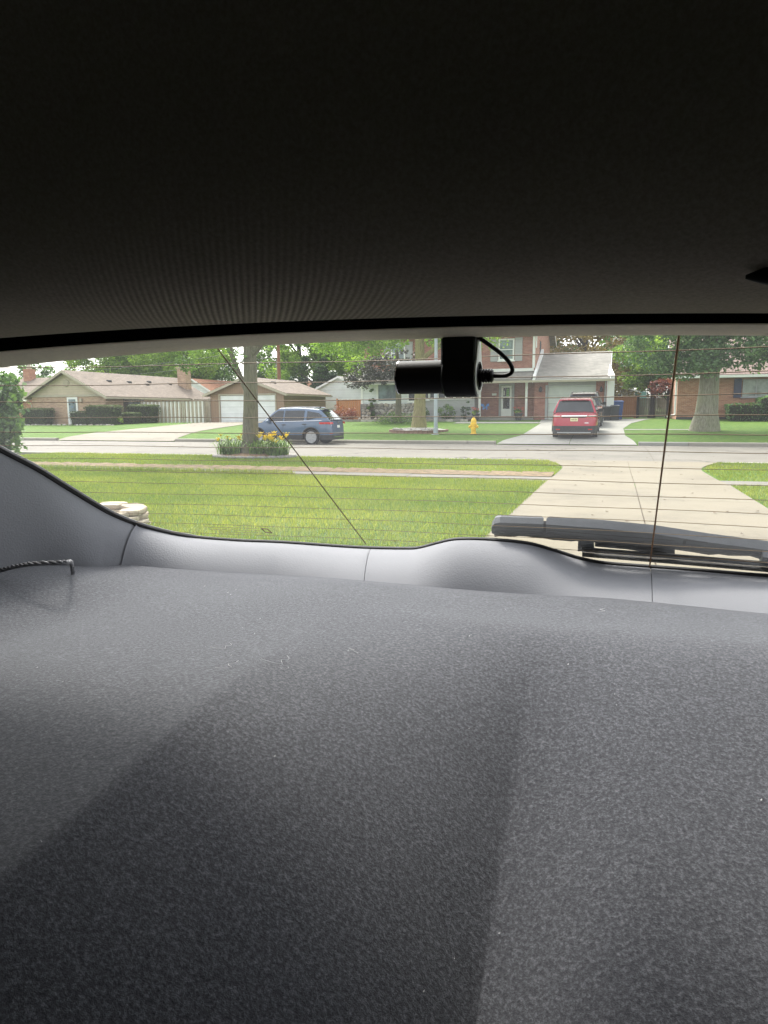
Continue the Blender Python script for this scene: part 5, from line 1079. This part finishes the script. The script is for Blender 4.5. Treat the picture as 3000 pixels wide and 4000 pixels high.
# rear glass with heater lines
m = MB(); m.loft([[gl(x, k) for x in np.linspace(-0.78, 0.49, 40)] for k in np.linspace(-2.2, 16.6, 20)], closed=False)
rw = m.build('rear_window', M_REARGLASS, car, True, fix=False)
M_HEAT = plain('heater_print', (0.14, 0.095, 0.05), 0.6, 0.1)
for i, k in enumerate([-0.1, 0.94, 1.98, 3.04, 4.1, 5.16, 6.22, 7.3, 8.36, 9.42, 10.5, 11.6, 12.72, 13.85]):
    m = MB(); m.tube([gl(x, k - 0.12 * ((x - XC) / 0.5) ** 2 + 0.03 * math.sin(x * 23 + i), 0.0008) for x in np.linspace(-0.72, 0.43, 34)], 0.00042 if i < 5 else 0.00034, 4); m.build('heater_line', M_HEAT, rw)
m = MB(); m.tube([gl(-0.346 + 0.0012 * q, -1.6 + q * 1.6, 0.0012) for q in range(11)], 0.0007, 5); m.build('antenna_line', M_HEAT, rw)
m = MB(); m.tube([gl(0.041 + 0.0007 * q, -1.6 + q * 1.75, 0.0012) for q in range(11)], 0.0010, 5); m.build('antenna_line', plain('copper_print', (0.16, 0.07, 0.02), 0.5, 0.2), rw)
for j in range(3):
    m = MB(); m.tube([gl(-0.585 + 0.004 * q, 12.95 + j * 0.28 + 0.02 * (q % 3), 0.0012) for q in range(5 + j * 2, 27)], 0.0004, 4); m.build('etched_print', plain('faint_print', (0.22, 0.18, 0.08), 0.8, 0.3), rw)
m = MB(); c4 = [gl(-0.476, 12.95, 0.0014), gl(-0.467, 13.0, 0.0014), gl(-0.466, 13.45, 0.0014), gl(-0.475, 13.4, 0.0014)]
for q in range(4): m.tube([c4[q], c4[(q + 1) % 4]], 0.0008, 4)
m.build('etched_square', M_HEAT, rw)
# lower tailgate trim
Bp = [(-0.738, 0.560, 1.300), (-0.730, 0.605, 1.268), (-0.714, 0.655, 1.234), (-0.702, 0.694, 1.209), (-0.694, 0.739, 1.178), (-0.685, 0.791, 1.143), (-0.676, 0.814, 1.128), (-0.664, 0.834, 1.116), (-0.647, 0.851, 1.106), (-0.606, 0.876, 1.093), (-0.531, 0.895, 1.087), (-0.463, 0.905, 1.086), (-0.375, 0.919, 1.082), (-0.330, 0.923, 1.0815), (-0.285, 0.924, 1.083), (-0.259, 0.920, 1.086), (-0.231, 0.907, 1.096), (-0.205, 0.895, 1.105), (-0.181, 0.890, 1.1085), (-0.147, 0.890, 1.109), (-0.104, 0.894, 1.106), (-0.071, 0.907, 1.096), (-0.038, 0.922, 1.084), (-0.005, 0.930, 1.078), (0.049, 0.930, 1.077), (0.115, 0.925, 1.077), (0.181, 0.918, 1.077), (0.25, 0.902, 1.082), (0.318, 0.878, 1.092), (0.359, 0.851, 1.106), (0.388, 0.814, 1.128), (0.397, 0.791, 1.143), (0.406, 0.739, 1.178), (0.414, 0.694, 1.209), (0.426, 0.655, 1.234), (0.442, 0.605, 1.268), (0.45, 0.56, 1.30)]
Ep = [(-0.735, 0.53, 1.092), (-0.730, 0.575, 1.086), (-0.720, 0.646, 1.078), (-0.712, 0.694, 1.071), (-0.693, 0.730, 1.069), (-0.676, 0.754, 1.065), (-0.670, 0.768, 1.062), (-0.659, 0.786, 1.058), (-0.629, 0.798, 1.055), (-0.563, 0.808, 1.052), (-0.50, 0.818, 1.047), (-0.440, 0.824, 1.046), (-0.345, 0.8225, 1.046), (-0.304, 0.8205, 1.046), (-0.265, 0.819, 1.046), (-0.24, 0.818, 1.046), (-0.215, 0.817, 1.046), (-0.19, 0.816, 1.046), (-0.17, 0.815, 1.046), (-0.14, 0.813, 1.046), (-0.1, 0.81, 1.046), (-0.07, 0.807, 1.046), (-0.04, 0.805, 1.046), (-0.008, 0.803, 1.046), (0.047, 0.802, 1.046), (0.105, 0.802, 1.046), (0.17, 0.803, 1.046), (0.24, 0.805, 1.048), (0.30, 0.80, 1.052), (0.34, 0.795, 1.055), (0.371, 0.786, 1.058), (0.382, 0.768, 1.062), (0.405, 0.730, 1.069), (0.424, 0.694, 1.071), (0.432, 0.646, 1.078), (0.442, 0.575, 1.086), (0.447, 0.53, 1.092)]
NS = 5
Bc = cr(Bp, NS); Ec = cr(Ep, NS)
def trim_cols(i0, i1, drop=0.0, pad=0.0):
    rows = []
    for i in range(i0, i1 + 1):
        b = Vector(Bc[i]); e = Vector(Ec[i]); side = max(0.0, min(1.0, (b.z - 1.10) / 0.06)) if abs(b.x - XC) > 0.3 else 0.0
        e = Vector(e) - Vector((0, 0, 0.004)); c_ = Vector((e.x * 0.55 + b.x * 0.45, e.y * 0.62 + b.y * 0.38, b.z * 0.90 + e.z * 0.10)); c_ = c_ * (1 - side) + ((b + e) / 2 + Vector((0.012 * (1 if b.x < XC else -1), -0.010, 0.006))) * side
        col = []
        for q in range(13):
            t_ = q / 12; p = b * (1 - t_) ** 2 + c_ * 2 * t_ * (1 - t_) + e * t_ * t_; col.append((p.x, p.y, p.z - drop))
        rows.append(col)
    return rows
def lerp_col(a, b, t_): return [tuple(p + (q - p) * t_ for p, q in zip(u, v_)) for u, v_ in zip(a, b)]
cuts = [0, 7 * NS, 13 * NS, 24 * NS, len(Bc) - 1]; gaps = [0.0016, 0.0004, 0.0004]
tg = bpy.data.objects.new('tailgate', None); COL.objects.link(tg); tg.parent = car
for i in range(4):
    rows = trim_cols(cuts[i], cuts[i + 1])
    if i > 0: g_ = gaps[i - 1]; rows[0] = [(p[0] + g_, p[1], p[2]) for p in rows[0]]; rows.insert(0, [(p[0], p[1] + 0.002, p[2] - 0.004) for p in rows[0]])
    if i < 3: g_ = gaps[i]; rows[-1] = [(p[0] - g_, p[1], p[2]) for p in rows[-1]]; rows.append([(p[0], p[1] + 0.002, p[2] - 0.004) for p in rows[-1]])
    m = MB(); m.loft(rows, closed=False); m.build('trim_panel', M_TRIM, tg, True, fix=False)
m = MB(); m.loft([[(p[0] + math.copysign(0.010, p[0] - XC) * max(0, min(1, (abs(p[0] - XC) - 0.42) / 0.1)), p[1] + 0.006, p[2]) for p in c] for c in trim_cols(0, len(Bc) - 1, 0.006)], closed=False); m.build('trim_backing', M_RUB, tg, True, fix=False)
m = MB(); m.tube([(p[0], p[1] + 0.004, p[2] + 0.0005) for p in Bc], [0.0046 if abs(p[0] - XC) > 0.45 else 0.0032 for p in Bc], 8); m.build('window_seal', M_RUB, tg, True)
# upper strip, weatherstrip, headliner
XS = np.linspace(-0.76, 0.47, 60)
def T0(x): u = x + 0.2; return gl(x, -1 + 5.5 * u * u, 0.006)
def T1(x): u = x + 0.2; return (x, 0.5167 + 0.0268 * u - 0.0637 * u * u, 1.341 - 0.0054 * u - 0.074 * u * u)
def T2(x): u = x + 0.2; return (x, 0.485 + 0.0348 * u - 0.0678 * u * u, 1.3457 - 0.0109 * u - 0.0711 * u * u)
rows = []
for x in XS:
    a, b = Vector(T0(x)), Vector(T1(x)); c_ = (a + b) / 2 + Vector((0, 0, -0.0035)); col = [tuple(a + Vector((0, 0.006, 0.012)))]
    for q in range(9): t_ = q / 8; col.append(tuple(a * (1 - t_) ** 2 + c_ * 2 * t_ * (1 - t_) + b * t_ * t_))
    col.append(tuple(b + Vector((0, -0.0006, 0.0012)))); rows.append(col)
M_UPTRIM = plain('beige_trim_plastic', (0.80, 0.70, 0.56), 0.75, 0.06, 300, 0.3, 0.0008)
m = MB(); m.loft(rows, closed=False); m.build('upper_trim', M_UPTRIM, tg, True, fix=False)
rows = []
for x in XS:
    a, b = Vector(T1(x)), Vector(T2(x)); rows.append([tuple(a + Vector((0, -0.0008, 0.0008))), tuple(a + Vector((0, -0.001, 0.012)))] + [tuple(a + (b - a) * t_ + Vector((0, 0, 0.0135 + 0.004 * math.sin(t_ * PI)))) for t_ in np.linspace(0.1, 1.25, 6)])
m = MB(); m.loft(rows, closed=False); m.build('weatherstrip', plain('flocked_seal', (0.006, 0.0055, 0.006), 1.0, 0.2, 40, spec=0.0), car, True, fix=False)
rows = []
for x in np.linspace(-0.95, 0.662, 80):
    e = abs(x - XC); xx = max(-0.76, min(0.47, x)); b = Vector(T2(xx)); b.x = x; dn = -0.20 * max(0, e - 0.60) ** 1.5 * 4
    col = [(x, b.y + 0.001, b.z + 0.012 + dn), (x, b.y, b.z + 0.002 + dn), (x, b.y - 0.002, b.z + dn)]
    for d_, z_ in ((0.02, 0.0), (0.05, 0.001), (0.08, 0.005), (0.1, 0.011), (0.115, 0.02), (0.13, 0.034), (0.145, 0.055), (0.16, 0.085), (0.18, 0.125), (0.21, 0.165), (0.26, 0.2), (0.4, 0.235), (0.8, 0.25), (1.4, 0.25), (2.6, 0.25)): col.append((x, b.y - d_, b.z + z_ + dn * max(0.0, 1 - d_ / 0.12)))  # profile shaped to turn away from the window light and darken past the lip
    rows.append(col)
m = MB(); m.loft(rows, closed=False); m.build('headliner', M_HEAD, car, True, fix=False)
m = MB(); m.lathe([(0.001, -0.05), (0.004, -0.042), (0.010, -0.02), (0.015, 0.005), (0.017, 0.04), (0.004, 0.07)], 14, (0.108, 0.395, 1.344), 'x'); m.build('dark_fitting', M_PLASTIC_BLACK, car, True)  # dark tapered lump below the headliner edge
# carpet
def sstep(a, b, v_): t_ = min(1, max(0, (v_ - a) / (b - a))); return t_ * t_ * (3 - 2 * t_)
def carpet_z(x, y):
    u = min(1.0, max(0.0, (x + 0.288) / 0.222)); g_ = 0.62 * u + 0.38 * u ** 3 - 0.34 * sstep(-0.085, 0.04, x)  # middle ramp and step shaped to make a shaded strip between brighter sides
    dep = max(0.0, 0.70 - y); z_ = 1.062 - 0.66 * dep * dep / (dep + 0.10) * g_ * (1 - 0.5 * dep)
    z_ -= 0.010 * sstep(-0.42, -0.62, x) * sstep(0.42, 0.58, y) * (1 - sstep(0.58, 0.72, y))
    z_ += 0.030 * sstep(0.83, 0.62, y) * (sstep(-0.55, -0.72, x) + sstep(0.27, 0.43, x))
    z_ -= 0.30 * max(0.0, 0.45 - y) ** 1.6 / (1 + 1.5 * max(0.0, 0.47 - y))  # extra fall towards the front, added to dim the near carpet
    if y > 0.80: z_ -= 0.4 * (y - 0.80) ** 1.3
    z_ += 0.0012 * math.sin(x * 17 + y * 9) + 0.001 * math.sin(y * 23 - x * 11)
    return z_
CXS = np.concatenate([np.linspace(-0.96, -0.33, 50), np.linspace(-0.322, -0.09, 50), np.linspace(-0.086, -0.03, 20), np.linspace(-0.026, 0.67, 60)])
m = MB(); m.loft([[(x, y, carpet_z(x, y)) for x in CXS] for y in np.linspace(-0.9, 0.87, 150)], closed=False)
m.build('carpet', M_CARPET, car, True, fix=False)
# sides, floor and outer skin
M_SIDE = plain('dark_side_trim', (0.05, 0.05, 0.053), 0.7, 0.1, 20); M_SKIN = paint_mat('car_grey_paint', (0.10, 0.105, 0.11))
for s_, xi, xo in ((-1, -0.93, -1.0), (1, 0.642, 0.712)):
    a, b = min(xi, xo), max(xi, xo); m = MB()
    m.box(a, b, -2.6, 0.86, 0.95, 1.12); m.box(a, b, -2.6, 0.62, 1.53, 1.63); m.box(a, b, 0.64, 0.70, 1.12, 1.53); m.box(a, b, -0.32, 0.16, 1.12, 1.53); m.box(a, b, -1.5, -1.35, 1.12, 1.53); m.build('side_trim', M_SIDE, car)
    for (y0, y1) in ((0.16, 0.64), (-1.35, -0.32), (-2.6, -1.5)): m = MB(); m.box((a + b) / 2 - 0.002, (a + b) / 2 + 0.002, y0, y1, 1.12, 1.53); m.build('side_window', M_QUARTER if y0 > 0 else M_TINT, car)
    m = MB(); o_ = xo + s_ * 0.004; m.box(min(o_, o_ + s_ * 0.03), max(o_, o_ + s_ * 0.03), -2.6, 0.9, 0.28, 1.115); m.build('side_panel', M_SKIN, car)
for s_, xg, xw in ((-1, -0.745, -0.985), (1, 0.457, 0.697)):
    m = MB(); m.loft([[gl(xg, k, -0.004), (xg + (xw - xg) * 0.5, 0.59 + 0.02307 * k - 0.13, 1.3217 - 0.01605 * k + 0.004), (xw, 0.59 + 0.02307 * k - 0.20, 1.3217 - 0.01605 * k)] for k in np.linspace(-6, 17.5, 22)], closed=False); m.build('pillar_trim', M_SIDE, car, True, fix=False)
m = MB(); m.box(-1.04, 0.75, -2.7, -2.61, 0.28, 1.68); m.build('front_light_block', M_SIDE, car)  # unseen wall added across the car to keep light from the front out
m = MB(); rows = []
for x in np.linspace(-1.03, 0.742, 24): e = abs(x - XC) / 0.886; z_ = 1.63 - 0.07 * e ** 4; z_ += 0.03; rows.append([(x, -2.7, z_), (x, 0.0, z_ + 0.01), (x, 0.30, z_ - 0.02), (x, 0.545, 1.395 - 0.05 * e ** 2), (x, 0.55, 1.36 - 0.05 * e ** 2)])
m.loft(rows, closed=False); m.build('roof', M_SKIN, car, True, fix=False)
m = MB(); m.loft([[(x, 0.985 - 0.17 * (x - XC) ** 2, 1.035 - 0.05 * (x - XC) ** 2), (x, 1.02 - 0.17 * (x - XC) ** 2, 1.0), (x, 1.03 - 0.17 * (x - XC) ** 2, 0.7), (x, 1.0 - 0.17 * (x - XC) ** 2, 0.32)] for x in np.linspace(-1.03, 0.742, 24)], closed=False); m.build('tailgate_skin', M_SKIN, tg, True, fix=False)
m = MB(); m.box(-1.0, 0.71, -2.6, 0.9, 0.30, 0.36); m.build('floor_pan', M_DARK, car)
for xx in (-0.9, 0.61):
    m = MB(); m.lathe([(0.22, -0.1), (0.33, -0.1), (0.35, -0.07), (0.35, 0.07), (0.33, 0.1), (0.22, 0.1)], 24, (xx, -0.35, 0.365), 'x'); m.build('wheel', M_TYRE, car, True)
# rear wiper outside the glass
wp = bpy.data.objects.new('wiper', None); COL.objects.link(wp); wp.parent = tg
M_WIPE = plain('wiper_plastic', (0.06, 0.064, 0.07), 0.6, 0.12, 60, 0.25, 0.001); NRM = Vector((0, 0.571, 0.821))
def on_glass(pts, off): return [gl(x, k, off) for x, k in pts]
def slab_on(pts, off, th, nm, mat, bev_=0.0):
    a = [Vector(p) for p in on_glass(pts, off)]; cen = sum(a, Vector()) / len(a); m = MB()
    if bev_: m.loft([[tuple(p) for p in a], [tuple(p + NRM * th * 0.7) for p in a], [tuple(cen + (p - cen) * (1 - bev_) + NRM * th) for p in a]], True, True)
    else: m.loft([[tuple(p) for p in a], [tuple(p + NRM * th) for p in a]], True, True)
    return m.build(nm, mat, wp)
slab_on([(-0.154, 12.9), (-0.152, 12.3), (-0.147, 11.85), (-0.139, 11.7), (-0.0835, 11.65), (-0.086, 12.75), (-0.124, 12.85), (-0.150, 13.1)], -0.030, 0.012, 'pivot_cover', M_WIPE, 0.06)
slab_on([(-0.088, 11.68), (-0.076, 11.69), (-0.078, 12.8), (-0.09, 12.8)], -0.036, 0.004, 'gap_filler', M_RUB)
slab_on([(-0.150, 12.25), (-0.084, 12.2), (-0.0845, 12.27), (-0.150, 12.32)], -0.0295, 0.0005, 'cover_crease', M_RUB)
slab_on([(-0.080, 11.67), (-0.012, 11.8), (0.048, 12.05), (0.112, 12.6), (0.174, 13.0), (0.29, 13.5), (0.29, 13.85), (0.179, 13.5), (0.086, 12.98), (-0.082, 12.75)], -0.030, 0.012, 'arm', M_WIPE, 0.02)
slab_on([(-0.08, 12.25), (0.08, 12.62), (0.08, 12.68), (-0.08, 12.31)], -0.0295, 0.0005, 'arm_crease', M_RUB)
slab_on([(0.083, 12.42), (0.110, 12.62), (0.1105, 12.7), (0.0865, 12.55), (0.0865, 12.95), (0.083, 12.95)], -0.0293, 0.0006, 'hinge_gap', M_RUB)
low = [(x, 12.78 + 0.75 * max(0, (x + 0.08)) / 0.26 + 0.04 * math.sin(x * 190)) for x in np.linspace(-0.15, 0.28, 40)]
slab_on(low + [(x, k + 0.34 + 0.10 * math.sin(x * 71) + 0.05 * math.sin(x * 233)) for x, k in low[::-1]], -0.024, 0.006, 'arm_underside', M_RUB)
BL = [gl(x, 14.05 + 1.1 * (x + 0.036), -0.012) for x in np.linspace(-0.036, 0.40, 20)]
m = MB(); m.tube(BL, 0.0022, 6); m.build('blade_rail', plain('blade_steel', (0.30, 0.30, 0.31), 0.3, 0.1, metal=0.7), wp)
m = MB(); m.tube([(p[0], p[1] - 0.0055, p[2] + 0.0042) for p in BL], 0.0016, 6); m.build('blade_rail', M_RUB, wp)
m = MB(); m.loft([[(p[0], p[1] + 0.003, p[2] - 0.003), (p[0], p[1] + 0.010, p[2] - 0.0085), (p[0], p[1] + 0.010, p[2] - 0.0105), (p[0], p[1] + 0.001, p[2] - 0.0045)] for p in BL], True, True); m.build('blade_rubber', M_RUB, wp)
slab_on([(-0.041, 13.4), (-0.022, 13.3), (-0.021, 14.15), (-0.042, 14.2)], -0.014, 0.012, 'blade_bracket', M_WIPE, 0.05)
slab_on([(-0.02, 13.35), (0.02, 13.45), (0.06, 13.7), (0.076, 13.95), (0.076, 14.4), (0.070, 14.4), (0.066, 14.1), (0.02, 13.72), (-0.02, 13.62)], -0.018, 0.008, 'blade_bracket', M_RUB)
slab_on([(0.170, 13.5), (0.181, 13.5), (0.182, 14.4), (0.171, 14.4)], -0.014, 0.012, 'blade_bracket', M_WIPE, 0.05)
# dash camera stuck under the top of the glass
dc = thing('dash_camera', 'small black cylindrical dash camera mounted at the top of the rear glass', 'camera', (-0.135, 0.56, 1.3065))
m = MB(); m.lathe([(0.0125, -0.038), (0.0135, -0.037), (0.0135, 0.0)], 36, (0, 0, 0), 'x'); m.build('lens_barrel', M_PLASTIC_BLACK, dc, True)
m = MB(); m.lathe([(0.0125, -0.0385), (0.0137, -0.0381), (0.0137, -0.0371), (0.0128, -0.0370)], 36, (0, 0, 0), 'x'); m.build('lens_ring', M_CHROME, dc, True)
m = MB(); m.lathe([(0.013, 0.0003), (0.0150, 0.0012), (0.0165, 0.0025), (0.0165, 0.0275)], 36, (0, 0, 0), 'x'); m.build('body', M_PLASTIC_BLACK, dc, True)
m = MB(); m.bev(0.0004, 0.0278, -0.0135, 0.0135, 0.004, 0.030, 0.0015); m.build('mount', M_PLASTIC_BLACK, dc)
M_CAP = plain('pale_cap', (0.72, 0.74, 0.70), 0.35, 0.05, 60)  # pale grey, brightened to carry the window light on the end face
m = MB(); m.lathe([(0.0160, 0.0278), (0.0158, 0.0290), (0.0115, 0.0292)], 36, (0, 0, 0), 'x'); m.prism([(0.0280, -0.011, 0.010), (0.0280, 0.011, 0.010), (0.0280, 0.006, 0.027), (0.0280, -0.006, 0.027)], (0.001, 0, 0)); m.build('end_cap', M_CAP, dc, True)
m = MB(); m.lathe([(0.0112, 0.0290), (0.0112, 0.0297), (0.0098, 0.0298), (0.0096, 0.0292)], 32, (0, 0, 0), 'x'); m.build('cap_groove', M_PLASTIC_BLACK, dc, True)
pr_ = [(0.0052, 0.0293)]
for q in range(5): pr_ += [(0.0055, 0.0300 + q * 0.0021), (0.0055, 0.0310 + q * 0.0021), (0.0046, 0.0313 + q * 0.0021), (0.0046, 0.0318 + q * 0.0021)]
m = MB(); m.lathe(pr_ + [(0.002, 0.0408)], 16, (0, 0, 0), 'x'); m.build('cable_gland', M_PLASTIC_BLACK, dc)
m = MB(); m.tube(cr([(0.0395, 0, 0), (0.048, 0, -0.0004), (0.0535, -0.0005, 0.001), (0.0555, -0.001, 0.0045), (0.0525, 0, 0.0105), (0.046, 0.0, 0.0172), (0.037, 0, 0.024), (0.027, 0, 0.031), (0.018, -0.004, 0.037)], 6), 0.0017, 10); m.build('cable', M_PLASTIC_BLACK, dc, True)
# braided cord lying over the carpet edge
cp = cr([(-0.76, 0.63, 1.078), (-0.709, 0.62, 1.0905), (-0.692, 0.62, 1.094), (-0.668, 0.62, 1.1002), (-0.640, 0.62, 1.1055), (-0.606, 0.632, 1.1065), (-0.632, 0.668, 1.098), (-0.648, 0.688, 1.086), (-0.655, 0.696, 1.056)], 14)
co = thing('cargo_cord', 'grey braided cord looping over the carpet edge', 'cord', (0, 0, 0))
M_CORD = plain('cord_grey', (0.10, 0.10, 0.105), 0.7, 0.2, 200)
for s_ in range(3):
    P_ = []
    for i, p in enumerate(cp): a = i * 0.62 + s_ * 2 * PI / 3; P_.append((p[0] + 0.0004 * math.sin(a), p[1] + 0.0016 * math.cos(a), p[2] + 0.0016 * math.sin(a)))
    m = MB(); m.tube(P_, 0.0015, 6); m.build('strand', M_CORD, co, True)
# lint and hairs on the carpet
m = MB()
for (hx, hy, sc_) in ((-0.36, 0.545, 1.0), (-0.30, 0.53, 1.3), (-0.24, 0.575, 0.9), (-0.33, 0.50, 1.2), (-0.02, 0.765, 0.8)):
    a0 = random.uniform(0, 6.28); pts = []
    for q in range(9): a = a0 + q * 0.42; pts.append((hx + sc_ * (0.012 * math.cos(a + 0.3 * math.sin(q * 1.7)) + 0.004 * q), hy + sc_ * 0.009 * math.sin(a * 0.8), 0)); pts[-1] = (pts[-1][0], pts[-1][1], carpet_z(pts[-1][0], pts[-1][1]) + 0.0018)
    m.tube(pts, 0.00015, 4)
for q in range(60):
    hx, hy = random.uniform(-0.5, 0.2), random.uniform(0.25, 0.78); s_ = random.uniform(0.0006, 0.0014); z_ = carpet_z(hx, hy) + 0.001; a = random.uniform(0, 3)
    s_ *= 0.7; m.add([(hx - s_ * math.cos(a), hy - s_ * math.sin(a), z_), (hx + s_ * 0.4, hy - s_ * 0.4, z_), (hx + s_ * math.cos(a), hy + s_ * math.sin(a), z_ + s_), (hx - s_ * 0.4, hy + s_ * 0.4, z_)], [(0, 1, 2, 3)])
tag(m.build('lint', plain('lint_white', (0.6, 0.6, 0.6), 0.9, 0.1), None, fix=False), 'white lint specks and hairs caught in the carpet', 'lint', kind='stuff')
